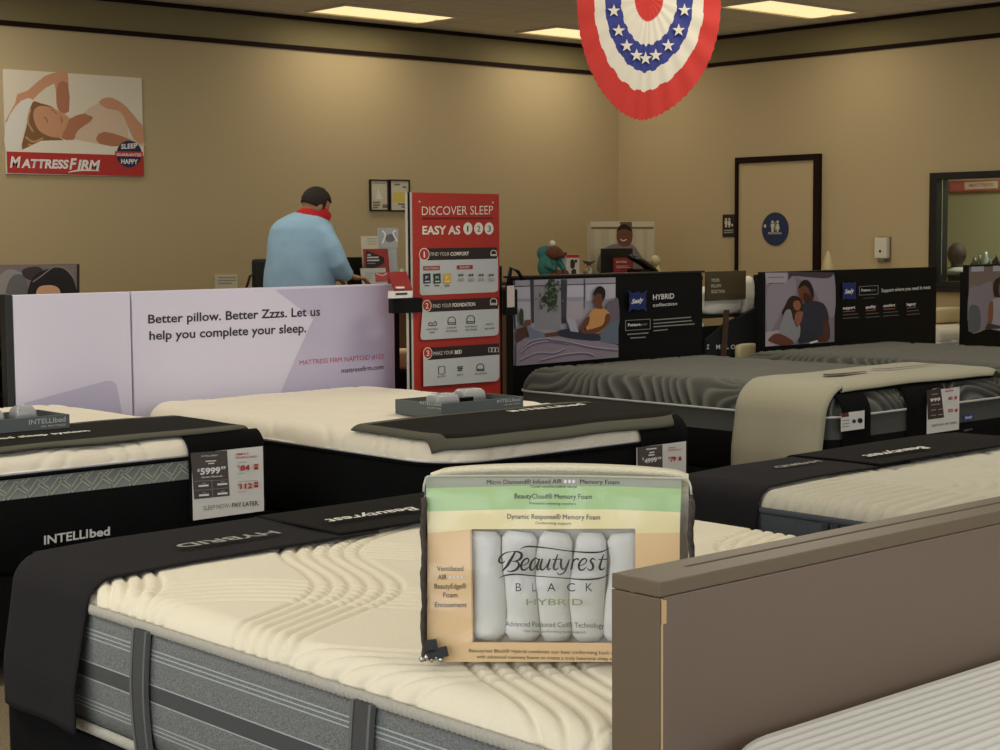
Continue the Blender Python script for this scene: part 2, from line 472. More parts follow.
def foundation(b, label, z0=.06, out=.0, m=None, group=None):
    m = m or mat('foundation_cloth', (13, 13, 14), .9, .4, 200, spec=.12)
    r = empty('bed_foundation', ((b.x0+b.x1)/2, (b.y0+b.y1)/2, 0), label, 'bed base', group)
    bm = bmesh.new(); R = (b.x0-out, b.x1+out, b.y0+.004, b.y1+out); zt = b.zb-.004
    loft(bm, R, .06, [(z0+.06, .008), (z0+.066, .0), (zt-.012, 0), (zt-.003, .004), (zt, .012)])
    link('box', bm, m, r, False)
    for x in (b.x0+.12, b.x1-.12):
        for y in (b.y0+.12, b.y1-.12):
            bm = bmesh.new(); lathe(bm, (x, y, 0.001), [(.02, 0), (.022, .01), (.03, z0+.058)], 12); link('leg', bm, mat('plastic_black', (12, 12, 12), .5), r, True)
    return r

def cloth(name, fn, ns, nt_, mats, mfn, parent=None, thick=.004):
    """fn(u,v)->point, u,v in 0..1; closed thin shell with real thickness"""
    bm = bmesh.new(); G = [[fn(i/ns, j/nt_) for j in range(nt_+1)] for i in range(ns+1)]
    N = [[None]*(nt_+1) for _ in range(ns+1)]
    for i in range(ns+1):
        for j in range(nt_+1):
            a = G[min(i+1, ns)][j]-G[max(i-1, 0)][j]; b = G[i][min(j+1, nt_)]-G[i][max(j-1, 0)]
            n = a.cross(b); N[i][j] = n.normalized() if n.length > 1e-9 else Vector((0, 0, 1))
    A = [[bm.verts.new(G[i][j]) for j in range(nt_+1)] for i in range(ns+1)]
    B = [[bm.verts.new(G[i][j]+N[i][j]*thick) for j in range(nt_+1)] for i in range(ns+1)]
    def q(vs, mi):
        try: bm.faces.new(vs).material_index = mi
        except Exception: pass
    for i in range(ns):
        for j in range(nt_):
            k = mfn((i+.5)/ns, (j+.5)/nt_) if mfn else 0
            q((B[i][j], B[i+1][j], B[i+1][j+1], B[i][j+1]), k); q((A[i][j], A[i][j+1], A[i+1][j+1], A[i+1][j]), k)
    for i in range(ns):
        for j in (0, nt_): q((A[i][j], A[i+1][j], B[i+1][j], B[i][j]), mfn((i+.5)/ns, .0 if j == 0 else 1.0) if mfn else 0)
    for j in range(nt_):
        for i in (0, ns): q((A[i][j], A[i][j+1], B[i][j+1], B[i][j]), mfn(0. if i == 0 else 1., (j+.5)/nt_) if mfn else 0)
    return link(name, bm, mats, parent, True)
def nz(x, y, z=0, s=1): return noise.noise(Vector((x*s, y*s, z*s)))

def runner_across(name, b, ya, yb, left, right, label, cat, m, off=.006, xa=None, xb=None, text=None, group=None, wob=.004, seed=0, thick=.004, skew=0):
    """cloth lying across the bed in X between ya and yb; left/right = length hanging below the rim (None: ends on top at xa/xb)"""
    W = b.x1-b.x0; L = b.L
    t0 = -left if left is not None else (L + (xa-b.x0-b.rr)); 
    tot = 2*L + W-2*b.rr
    t1 = tot+right if right is not None else (L + (xb-b.x0-b.rr))
    def fn(u, v):
        t = t0+(t1-t0)*u; y = ya+(yb-ya)*v + skew*(u-.5)
        cs = 0
        for yy, sgn in ((b.y0, 1), (b.y1, -1)):
            dy = (y-yy)*sgn
            if dy < b.rc: k = (b.rc-max(0, dy))/b.rc; cs = max(cs, b.rc*(1-sqrt(max(0, 1-k*k))))
        if t < tot/2: d, h = b.edge(t, .03); x = b.x0+d
        else: d, h = b.edge(tot-t, .03); x = b.x1-d
        if cs > 0:
            x = max(b.x0+cs*(1 if d < b.rr else .3) if d < .001+b.rr else x, x) if t < tot/2 else x
            if t < tot/2 and d < b.rr: x = b.x0+cs+d
        # droop over the foot / head edge
        dyf = min(y-b.y0, b.y1-y); 
        h2 = 0
        if dyf < b.rr: k = 1-max(dyf, 0)/b.rr; h2 = -b.rr*(1-sqrt(max(0, 1-k*k)))*(1 if d >= b.rr else .3)
        w = nz(t*2+seed, y*5, seed)*wob
        ct = 0 if t < 0 or t > tot else min(1, d/b.rr)
        lf = min(1, (d+.02)/.12) if d < b.rr+.1 else 1
        crown = .008*min(1, max(0, d)/.25)
        nx = -1 if t < tot/2 else 1
        a = min(1, max(0, d)/b.rr)
        ox = nx*(1-a)*(off+w+.004) ; oz = (off+w+crown)*max(a, .0)
        fold = 0
        if t < 0: fold = sin(y*26+seed)*.006*min(1, -t*4)
        return Vector((x+ox-fold*(1 if t < tot/2 else -1)*0.6, y, b.zt+h+h2+oz))
    o = cloth(name, fn, 70, 26, m if isinstance(m, list) else [m], None, None, thick)
    tag(o, label, cat, group)
    if text:
        for (s, xs, xe, yy, hh, mm, sh) in text:
            p = Print((0, 0, b.zt+off+.008+thick+.0045+wob*.6), (0, 0, 1))
            A = Vector((xs, yy, p.O.z)); B = Vector((xe, yy, p.O.z))
            p.text3(s, A, B, Vector((0, -hh, 0)), Vector((0, -hh, 0)), mm, sh, .02)
            p.done('embroidery', None).parent = None
            e = COL.objects[-1]
            e.parent = o; e.matrix_parent_inverse = Matrix.Identity(4); e.location = e.location - o.location
    return o

# fabric materials
CREAM = mat('cream_knit', (232, 222, 196), .9, .35, 420, .03, sheen=.2)
CREAM2 = mat('ivory_knit', (236, 226, 204), .9, .35, 420, .03, sheen=.2)
WHITEK = mat('white_knit', (238, 234, 228), .9, .25, 420)
GREYK = mat('grey_heather', (116, 118, 115), .95, .9, 260, .3, spec=.2)
GREYD = mat('grey_band', (74, 76, 75), .95, .6, 200, .15, stretch=(1, 1, 6))
GREYL = mat('grey_stitch_light', (158, 166, 162), .8)
BLACKC = mat('black_cloth', (11, 11, 12), .95, .4, 240, spec=.12)
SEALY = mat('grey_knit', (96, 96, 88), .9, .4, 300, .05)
_n = SEALY.node_tree; _a = _n.nodes.new('ShaderNodeAttribute'); _a.attribute_name = 'quilt_relief'
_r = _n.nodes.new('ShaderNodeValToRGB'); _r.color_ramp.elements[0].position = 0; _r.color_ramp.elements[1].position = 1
_r.color_ramp.elements[0].color = (*lin((60, 60, 55)), 1); _r.color_ramp.elements[1].color = (*lin((100, 99, 90)), 1)  # colour follows the quilt: lighter on ridges, darker in grooves
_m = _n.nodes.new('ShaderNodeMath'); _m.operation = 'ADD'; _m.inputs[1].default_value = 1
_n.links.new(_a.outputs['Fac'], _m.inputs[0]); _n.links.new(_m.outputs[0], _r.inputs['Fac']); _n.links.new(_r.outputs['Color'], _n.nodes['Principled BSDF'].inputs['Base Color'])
SEALYB = mat('grey_side_cloth', (66, 66, 62), .9, .4, 300)

# ---- hero: cream quilted mattress with grey border, foot away from the camera
B1 = Bed(1.70, 3.24, 1.615, 3.56, .385, .655, .703, .10)
def quilt_hero(x, y, z, d):
    # stitched bundles of six parallel wave lines in two crossing directions, fine hatching between them
    best = 0; hatch = True
    for (ca, sa, ph, off) in ((.62, .785, .3, .10), (-.70, .714, 1.9, .02)):
        p = x*ca + y*sa; t = -x*sa + y*ca
        p += .075*sin(2*pi*t/.95+ph) + off
        k = (p % .50)/.036
        if k < 6.5:
            hatch = False; f = abs(k-round(k))
            if .5 < k: best = max(best, math.exp(-(f/.17)**2))
    if hatch: best = .13*(.5+.5*sin((x*1.0+y*.6)*2*pi/.017))
    return -best
root = empty('mattress', (2.47, 2.63, B1.zb), 'cream quilted mattress with heather grey side, carrying the plastic sample bag', 'mattress')
B1.top(root, CREAM, quilt_hero, .0052, .0085)
z0, z1 = B1.zb, B1.zw
H = z1-z0
prof = []; mis = []
def band(za, zb_, mi, outw=0):
    prof.append((z0+za*H, -outw)); prof.append((z0+zb_*H, -outw)); mis.extend([mi, mi])
segs = [(.03, .17, 0)]
def lines(c):
    L = []
    for k in range(3): L += [(c+k*.028, c+k*.028+.008, 2), (c+k*.028+.008, c+(k+1)*.028, 0)]
    return L
cur = .03; prof = []; mis = []
spec = [(.20, 0)] + [x for k in range(3) for x in ((.20+k*.032+.010, 2), (.20+(k+1)*.032, 0))] + [(.44, 0), (.45, 2), (.57, 1), (.58, 2), (.76, 0)] + [x for k in range(3) for x in ((.76+k*.032+.010, 2), (.76+(k+1)*.032, 0))] + [(.975, 0)]
prof.append((z0+.03*H, .004))
for (f, mi) in spec:
    bulge = -.010*sin(pi*f); prof.append((z0+f*H, bulge)); mis.append(mi)
B1.ring('border_panel', root, [GREYK, GREYD, GREYL], prof, mis, smooth=True)
TAPE = mat('ribbed_tape', (176, 172, 158), .85, .8, 60, stretch=(6, 6, .3))
bm = bmesh.new()
def ribbed_ring(b, z, r, out, name, m, root, pitch=.013):
    bm = bmesh.new(); P = densify(outline(b.x0, b.x1, b.y0, b.y1, b.rc, -out), pitch/2); N = len(P); n = 8; rings = []
    for i, p in enumerate(P):
        a = P[i-1]; c = P[(i+1) % N]; dx, dy = c[0]-a[0], c[1]-a[1]; l = math.hypot(dx, dy) or 1; nx, ny = dy/l, -dx/l
        e = .0034 if i % 2 else 0
        rings.append([bm.verts.new((p[0]+nx*(r[0]-e)*cos(2*pi*k/n), p[1]+ny*(r[0]-e)*cos(2*pi*k/n), z+(r[1]-e*.3)*sin(2*pi*k/n))) for k in range(n)])
    for i in range(N):
        for k in range(n): bm.faces.new((rings[i][k], rings[(i+1) % N][k], rings[(i+1) % N][(k+1) % n], rings[i][(k+1) % n]))
    return link(name, bm, m, root, True)
ribbed_ring(B1, B1.zw-.004, (.007, .012), .004, 'tape_edge', TAPE, root)
ribbed_ring(B1, B1.zb+.010, (.008, .013), .004, 'tape_edge', TAPE, root)
STRAP = mat('handle_strap', (66, 66, 64), .9, .5, 150)
for yy in (2.935, 2.215):
    bm = bmesh.new()
    pts = []
    for k in range(9):
        f = .03+.94*k/8; pts.append((B1.x0-.012-.010*sin(pi*f), z0+f*H))
    for y0_, y1_, mi, o_ in ((yy-.026, yy+.012, 0, .004), (yy+.013, yy+.021, 1, .006), (yy-.033, yy-.0265, 1, .005)):
        for k in range(8):
            (xa, za), (xb, zb_) = pts[k], pts[k+1]
            obox(bm, Vector((xa-o_, y0_, za)), Vector((0, y1_-y0_, 0)), Vector((xb-xa, 0, zb_-za)), Vector((o_+.006, 0, 0)), mi=mi)
    link('handle', bm, [STRAP, mat('strap_piping', (96, 98, 94), .8)], root)
foundation(B1, 'black platform base under the cream and grey quilted mattress in front', out=.012, z0=.1)

_a, _b = atz(176, 549, .722), atz(278, 535, .722); HYB = (_b.x, _a.x, (_a.y+_b.y)/2+.02)
_a, _b = atz(326, 524, .728), atz(418, 511, .728); BTY = (_b.x, _a.x, (_a.y+_b.y)/2+.02)
# runners on the front cream mattress
CHAR = mat('charcoal_felt', (36, 34, 35), .95, .5, 300, .12, spec=.15)
BLKF = mat('black_felt', (24, 22, 20), .95, .5, 300, .12, spec=.15)
SILV = mat('silver_thread', (150, 146, 140), .5); WTH = mat('white_thread', (225, 222, 212), .6)
runner_across('bed_runner', B1, 3.15, 3.55, .262, None, 'charcoal runner hanging over the left corner of the front cream mattress', 'bed runner', CHAR, xb=2.46,
              text=[('HYBRID', *HYB, .045, SILV, 0)], seed=1)
runner_across('bed_runner', B1, 3.17, 3.54, None, .25, 'black runner behind the plastic sample bag, overlapping the charcoal runner', 'bed runner', BLKF, xa=2.36, off=.013,
              text=[('Beautyrest', *BTY, .05, WTH, .3)], seed=5)

# ---- second front mattress to the right of it, behind the divider
B5 = Bed(3.69, 5.23, 1.615, 3.36, .39, .655, .703, .10)
def quilt_rib(x, y, z, d):
    u = x + .05*sin(y*3.1) + .10*nz(x*1.2, y*1.2, 3)
    if d < .34:
        t = y if x < .34 or x > 1.2 else x
        f = abs(((y+.05*nz(x*2, y*2))/.045) % 1 - .5)*2 if min(x, 1.54-x) < min(y, 1.9-y) else abs(((x+.08*nz(x*2, y*2))/.045) % 1-.5)*2
        return -math.exp(-((1-f)/.3)**2)
    n = nz(x*2.2, y*2.2, 9)*7 + nz(x*5, y*5)*1.2; f = abs(n % 1-.5)*2
    return -.6*math.exp(-((1-f)/.25)**2)
root = empty('mattress', (4.46, 2.49, B5.zb), 'ivory wave quilted mattress with slate blue side seen over the brown divider', 'mattress')
B5.top(root, mat('ivory_wave_knit', (196, 190, 170), .9, .3, 400, sheen=.1), quilt_rib, .0085, .017)
SLATE = mat('slate_cloth', (70, 75, 80), .95, .7, 220, .12)
p5 = [(B5.zb+.01, .004), (B5.zb+.07, -.006), (B5.zb+.13, -.008), (B5.zb+.15, -.006), (B5.zb+.16, -.006), (B5.zb+.25, -.003), (B5.zw-.006, .002)]
B5.ring('border_panel', root, [SLATE, mat('slate_band', (96, 102, 108), .9)], p5, [0, 0, 0, 1, 0, 0])
ribbed_ring(B5, B5.zw-.004, (.006, .010), .003, 'tape_edge', mat('slate_tape', (74, 78, 84), .9), root)
bm = bmesh.new()
for yy in (2.75, 2.715): box(bm, B5.x0-.014, B5.x0+.004, yy, yy+.02, B5.zb+.01, B5.zw-.012, .003)
link('handle', bm, mat('slate_strap', (52, 57, 63), .9), root)
foundation(B5, 'black base under the ivory and slate blue mattress behind the divider', z0=.1)
_a, _b = atz(770, 469, .722), atz(828, 464, .722); HY5 = (_b.x, _a.x, (_a.y+_b.y)/2+.02)
_a, _b = atz(858, 458, .728), atz(934, 450, .728); BT5 = (_b.x, _a.x, (_a.y+_b.y)/2+.02)
runner_across('bed_runner', B5, 2.99, 3.345, .28, None, 'charcoal runner over the left end of the ivory wave quilted mattress', 'bed runner', CHAR, xb=4.42,
              text=[('HYBRID', *HY5, .03, SILV, 0)], seed=2)
runner_across('bed_runner', B5, 2.98, 3.34, None, .28, 'black runner with white script across the ivory wave quilted mattress', 'bed runner', BLKF, xa=4.25, off=.013,
              text=[('Beautyrest', *BT5, .05, WTH, .3)], seed=8)

# ---- ribbed white mattress on the near side of the divider
B6 = Bed(1.69, 3.23, -.62, 1.502, .40, .684, .720, .16)
def quilt_lines(x, y, z, d):
    # ribs run straight across and curve down over the sides
    f = (y/.0225) % 1; f = abs(f-.5)*2
    return -math.exp(-((1-f)/.42)**2)
root = empty('mattress', (2.53, .43, B6.zb), 'white finely ribbed mattress in the bottom right corner before the brown divider', 'mattress')
B6.top(root, mat('white_rib_knit', (222, 220, 212), .85, .15, 300), quilt_lines, .0045, .0062)
B6.ring('border_panel', root, [mat('white_side_knit', (215, 212, 204), .9)], [(B6.zb, .006), (B6.zb+.02, -.004), (B6.zw-.02, -.004), (B6.zw, .002)])
foundation(B6, 'black base under the white ribbed mattress', z0=.1)

# ---- divider headboard between the two front rows
DX0, DX1, DYA, DYB, DZT = 1.650, 5.45, 1.505, 1.592, .96
LAM = mat('taupe_laminate', (108, 90, 74), .42, .03, 30); LAME = mat('taupe_edge', (100, 84, 62), .45)
root = empty('headboard_divider', ((DX0+DX1)/2, (DYA+DYB)/2, 0), 'taupe brown laminate divider board between the two front rows of mattresses', 'headboard divider')
link('front_panel', bx(DX0+.0045, DX1, DYA, DYA+.018, .002, DZT-.022, .0015), LAM, root)
link('back_panel', bx(DX0+.001, DX1, DYB-.018, DYB, .002, DZT-.022, .0015), LAM, root)
link('end_panel', bx(DX0-.005, DX0, DYA+.0002, DYB, .002, DZT-.022, .001), LAME, root)
bm = bmesh.new()
ys = DYB-.042
box(bm, DX0-.005, DX1, ys+.006, DYB, DZT-.021, DZT, .002)
box(bm, DX0-.005, DX1, DYA-.001, ys, DZT-.021, DZT, .002)
box(bm, DX0-.005, DX0+.10, ys-.002, ys+.008, DZT-.021, DZT)
link('top_cap', bm, LAME, root)
bm = bmesh.new()
box(bm, DX0-.004, DX1-.01, ys+.001, ys+.005, DZT-.035, DZT-.016)
link('gap_strip', bm, mat('gap_dark', (24, 18, 14), .8), root)
bm = bmesh.new(); box(bm, DX0+.0002, DX0+.0043, DYA+.0002, DYA+.012, .002, DZT-.024); box(bm, DX0+.0002, DX0+.010, DYA-.0006, DYA+.002, DZT-.058, DZT-.026)
tag(link('edge_strip', bm, mat('raw_wood', (196, 160, 112), .7, .2, 80), root), 'bare tan edge strip down the front corner')

# ------------------------------------------------------------------ two INTELLIbed beds
B2 = Bed(3.74, 5.06, 4.42, 6.53, .36, .637, .705, .20)
B3 = Bed(1.85, 3.38, 4.98, 6.53, .36, .683, .735, .13)
def quilt_soft(x, y, z, d):
    n = nz(x*3.0, y*3.0, 2)*4; f = abs(n % 1-.5)*2
    return -.7*math.exp(-((1-f)/.22)**2) + .8*nz(x*4, y*4, 5)
def intelli(b, label, baselabel, text):
    root = empty('mattress', ((b.x0+b.x1)/2, (b.y0+b.y1)/2, b.zb), label, 'mattress')
    b.top(root, CREAM2, quilt_soft, .0125, .009)
    b.ring('pillow_top_side', root, [WHITEK], [(b.zw-.008, .004), (b.zw, 0), (b.zw+.002, .001)])
    b.piping('piping', root, BLACKC, b.zw-.012, (.006, .006), .003)
    return root
root2 = intelli(B2, 'white topped black mattress in front of the lavender slogan board', '', False)
B2.ring('border_panel', root2, [BLACKC], [(B2.zb, .006), (B2.zb+.02, -.004), (B2.zw-.03, -.004), (B2.zw-.016, .002)])
foundation(B2, 'black base under the white topped mattress before the lavender slogan board', z0=.05)
root3 = intelli(B3, 'white topped black mattress at the left edge, with silver lettering on its foot', '', True)
GREYP = mat('grey_lattice_cloth', (118, 124, 120), .9, .4, 200)
B3.ring('border_panel', root3, [BLACKC, GREYP], [(B3.zb, .006), (B3.zb+.02, -.004), (B3.zw-.088, -.004), (B3.zw-.084, 0), (B3.zw-.020, 0), (B3.zw-.014, .002)], [0, 0, 0, 1, 0])
foundation(B3, 'black base under the left mattress with silver lettering', z0=.05)
# lattice lines and lettering on the foot of the left mattress
fy = B3.y0
pr = Print((0, fy, 0), (0, -1, 0), lift=.0015)
za, zb_ = B3.zw-.083, B3.zw-.021; LN = mat('lattice_thread', (170, 170, 152), .8)
def lat(x0, z0_, x1, z1_, w=.0022):
    d = Vector((x1-x0, 0, z1_-z0_)); n = Vector((-d.z, 0, d.x)).normalized()*w
    A = Vector((x0, fy, z0_)); Bq = Vector((x1, fy, z1_)); pr.face([A+n, Bq+n, Bq-n, A-n], LN)
x = B3.x0+.16
rng = random.Random(3)
while x < B3.x1-.17:
    h = zb_-za
    lat(x, za, x+.045, zb_-.006); lat(x+.045, zb_-.006, x+.09, za+.018)
    lat(x+.015, za, x+.052, za+.034); lat(x+.052, za+.034, x+.09, za+.006)
    lat(x-.01, zb_-.022, x+.018, zb_); lat(x+.045, zb_-.026, x+.075, zb_-.003)
    x += .075
pr.done('lattice_stitching', root3)
pr = Print((0, fy-.005, 0), (0, -1, 0), z=(0, 430, 5), lift=.002)
pr.text('INTELLI', (219, 572), (438, 538), 46, SILV2 := mat('silver_ink', (205, 205, 200), .4), 0, .02)
pr.text('bed', (447, 537), (548, 524), 44, SILV2, 0, .03)
tag(pr.done('lettering', root3), 'silver lettering on the black foot')
OLIVE = mat('olive_grey_felt', (84, 82, 68), .95, .5, 300, .08); DBR = mat('dark_brown_felt', (27, 23, 18), .95, .5, 300, .12, spec=.15)
def foot_runner(b, xa, xb, yback, over, label, text, seed, bd=.044):
    """rectangular mat with olive border lying on the top at the near foot; its front edge sags over the rim"""
    L = b.L
    t0 = b.L-over
    def fn(u, v):
        x = xa+(xb-xa)*u
        t = t0 + v*(L+(yback-b.y0-b.rr)-t0) + .012*nz(x*3+seed, 0)*(1-v)
        d, h = b.edge(t); y = b.y0+d; a = min(1, max(0, d)/b.rr)
        wv = .005*nz(x*4, y*4, seed)
        # side sag
        dx = min(x-b.x0, b.x1-x); hs = 0
        if dx < b.rr: k = 1-max(0, dx)/b.rr; hs = -b.rr*(1-sqrt(max(0, 1-k*k)))
        # plan corner
        if dx < b.rc and d < b.rc: k = (b.rc-max(0, dx))/b.rc; y += b.rc*(1-sqrt(max(0, 1-k*k)))*(1-d/b.rc)
        return Vector((x, y-(1-a)*.012, b.zt+h+hs+.006+.008*min(1, max(0, min(d, dx))/.25)+wv*.6+.007*a+.004))
    def mf(u, v):
        W = xb-xa; D = yback-b.y0
        return 1 if (u*W < bd or (1-u)*W < bd or v*D < bd*1.1 or (1-v)*D < bd*.8) else 0
    o = cloth('bed_runner', fn, 90, 40, [DBR, OLIVE], mf, None, .006); tag(o, label, 'bed runner')
    if text:
        s, xs, xe, yy, hh = text
        p = Print((0, 0, b.zt+.031), (0, 0, 1))
        p.text3(s, Vector((xs, yy, p.O.z)), Vector((xe, yy, p.O.z)), Vector((0, hh, 0)), Vector((0, hh, 0)), WTH, .1, .03)
        e = p.done('embroidery', None); e.parent = o; e.location = e.location-o.location
    return o
foot_runner(B2, 3.765, 5.05, 4.98, .075, 'dark mat with olive border on the mattress before the slogan board', ('INTELLIbed', 4.45, 4.86, 4.84, .055), 1)
foot_runner(B3, 1.90, 3.41, 5.50, .02, 'dark mat with olive border on the left mattress beside its grey tray', ('INTELLIbed sleep system', 2.30, 2.82, 5.20, .05), 4)

# price cards in black sleeves over the foot
def price_card(name, b, xa, xb, drop, card, label, zz, price, a1, a2, sleeve=True, top_ext=.85):
    root = empty(name, ((xa+xb)/2, b.y0-.02, b.zt-drop), label, 'price card')
    if sleeve:
        L = b.L
        def fn(u, v):
            x = xa+(xb-xa)*u; t = -drop + v*(drop+L*top_ext); d, h = b.edge(t); a = min(1, max(0, d)/b.rr)
            return Vector((x, b.y0+d-(1-a)*.010, b.zt+h+.012*a))
        cloth('sleeve', fn, 6, 24, [BLACKC], None, root, .005)
    Yc = b.y0-.022
    c = [aty(q[0], q[1], Yc) for q in card]
    x0 = (c[0].x+c[3].x)/2; x1 = (c[1].x+c[2].x)/2; zt_ = (c[0].z+c[1].z)/2; zb2 = (c[2].z+c[3].z)/2
    link('card_stock', bx(x0, x1, Yc, Yc+.003, zb2, zt_), mat('card_white', (222, 220, 212), .5), root)
    return root, Yc, (x0, x1, zb2, zt_)
GR = ink('warm_dark_grey', (82, 74, 72))
root, Yc, r4 = price_card('price_card', B3, 3.06, 3.37, .22, [(191, 452), (262, 448), (265, 512), (194.5, 519)], 'large price card on the left mattress, marked 5999 dollars', None, '', '', '')
p = Print((0, Yc, 0), (0, -1, 0), z=(180, 430, 7.5), lift=.0008)
p.poly([(78, 172), (352, 152), (372, 492), (106, 520)], GR)
p.text('INTELLIBED', (160, 202), (280, 194), 12, WHITE); p.bars([(190, 235, 270, 230), (210, 252, 255, 249)], 8, WHITE)
p.text('$', (128, 312), (146, 310), 22, WHITE, 0, .03); p.text('5999', (150, 334), (300, 322), 50, WHITE, 0, .04); p.text('99', (304, 296), (340, 292), 24, WHITE, 0, .03)
p.text('Queen Mattress', (158, 360), (315, 348), 12, WHITE, 0, .02)
p.bars([(100, 385, 370, 372), (100, 455, 370, 432), ], 3, GREYINK); p.poly([(232, 375), (236, 375), (244, 505), (240, 505)], GREYINK)
for x_, y_ in ((135, 420), (275, 408), (137, 490), (275, 478)): p.bars([(x_, y_, x_+75, y_-6)], 14, WHITE); p.bars([(x_+25, y_-20, x_+55, y_-23)], 6, GREYINK)
p.text('SIMPLE', (412, 190), (510, 181), 16, RED, 0, .01); p.text('FINANCING', (412, 214), (568, 204), 16, RED, 0, .01)
p.text('$', (426, 276), (440, 275), 16, RED, 0, .04); p.text('84', (444, 304), (516, 298), 42, RED, 0, .04)
p.text('$', (426, 416), (440, 415), 16, RED, 0, .04); p.text('112', (444, 440), (534, 434), 42, RED, 0, .04)
for y_ in (292, 426): p.poly([(548, y_-38), (578, y_-40), (578, y_+2), (548, y_+4)], RED); p.bars([(550, y_-20, 576, y_-22)], 3, WHITE)
p.bars([(428, 242, 490, 238), (428, 324, 478, 320), (428, 386, 575, 376), (428, 464, 480, 460)], 4, GREYINK)
p.text('SLEEP NOW.', (165, 600), (362, 578), 34, GR, 0, -.008); p.text('PAY LATER.', (380, 577), (580, 560), 34, GR, 0, .02)
p.done('printed_price', kid(root, 'card_stock'))
root, Yc, r4 = price_card('price_card', B2, 4.72, 4.985, .22, [(637, 447), (686, 442), (686, 481), (637, 488)], 'price card marked 4999 dollars behind the plastic sample bag', None, '', '', '')
p = Print((0, Yc, 0), (0, -1, 0), z=(510, 340, 4.545), lift=.0008)
p.poly([(578, 488), (692, 475), (694, 640), (580, 656)], GR)
p.bars([(618, 497, 665, 492), (632, 512, 655, 509), (628, 524, 656, 521)], 6, WHITE)
p.text('$', (600, 545), (607, 544), 12, WHITE, 0, .03); p.text('4999', (609, 560), (666, 552), 22, WHITE, 0, .04); p.text('99', (668, 543), (686, 541), 12, WHITE, 0, .03)
p.text('SIMPLE', (716, 495), (750, 491), 8, RED); p.text('FINANCING', (716, 506), (776, 500), 8, RED)
p.text('$', (718, 540), (724, 539), 10, RED, 0, .04); p.text('79', (726, 552), (752, 549), 22, RED, 0, .04); p.poly([(764, 530), (776, 529), (776, 547), (764, 549)], RED)
p.done('printed_price', kid(root, 'card_stock'))

# grey display trays with clear cups
TRAY = mat('tray_grey', (86, 92, 90), .6, .05); TRIN = mat('tray_inside', (38, 40, 42), .6)
CLEAR = film_mat('clear_plastic', (235, 240, 240), .12, .12, .2, 30)
def tray(b, x0, x1, y0, y1, h, label, texts, cups, ):
    zz = b.zt+.012
    root = empty('display_tray', ((x0+x1)/2, (y0+y1)/2, zz), label, 'display tray')
    bm = bmesh.new(); w = .008
    box(bm, x0, x1, y0, y0+w, zz, zz+h, .001); box(bm, x0, x1, y1-w, y1, zz, zz+h, .001)
    box(bm, x0, x0+w, y0+w, y1-w, zz, zz+h, .001); box(bm, x1-w, x1, y0+w, y1-w, zz, zz+h, .001)
    link('tray_wall', bm, TRAY, root)
    link('tray_floor', bx(x0+w, x1-w, y0+w, y1-w, zz, zz+h-.022), TRIN, root)
    for (t, pl, off, a, bq, hh, m_) in texts:
        p = Print((x0, y0, 0), (0, -1, 0) if pl == 'y' else (-1, 0, 0), z=off, lift=.001)
        p.text(t, a, bq, hh, m_, 0, .01); p.done('lettering', kid(root, 'tray_wall'))
    for (cx, cy, cw, cdp, ch) in cups:
        bm = bmesh.new(); zc = zz+h-.022
        prof_ = [(0, .0), (ch*.75, .008), (ch, .02)]
        loft(bm, (cx-cw/2, cx+cw/2, cy-cdp/2, cy+cdp/2), .018, [(zc+a_, i_) for a_, i_ in prof_])
        link('clear_cup', bm, mat('frosted_plastic', (160, 162, 160), .25, spec=.8), root, True)
    link('remote', bx((x0+x1)/2-.02, (x0+x1)/2+.05, (y0+y1)/2-.03, (y0+y1)/2+.03, zz+h-.021, zz+h+.004, .004), mat('gloss_black', (10, 10, 11), .15), root)
    return root
TG = mat('tray_print', (178, 182, 178), .5)
tray(B2, 4.205, 4.64, 4.985, 5.27, .058, 'grey tray with clear cups on the mattress before the slogan board',
     [('INTELLIbed', 'x', (380, 370, 6.25), (250, 212), (384, 226), 20, TG), ('GEL MATTRESS', 'x', (380, 370, 6.25), (296, 238), (384, 246), 9, TG),
      ('INTELLIbed', 'y', (380, 370, 6.25), (730, 205), (876, 192), 20, TG), ('GEL MATTRESS', 'y', (380, 370, 6.25), (776, 222), (876, 212), 9, TG)],
     [(4.31, 5.10, .13, .09, .05), (4.52, 5.18, .13, .09, .05)])
tray(B3, 2.30, 2.83, 5.37, 5.60, .065, 'grey tray with clear cups on the left mattress',
     [('INTELLIbed', 'y', (0, 390, 8.333), (240, 290), (545, 262), 44, TG), ('GEL MATTRESS', 'y', (0, 390, 8.333), (340, 312), (545, 296), 16, TG)],
     [(2.56, 5.47, .13, .09, .05), (2.72, 5.50, .09, .08, .05)])

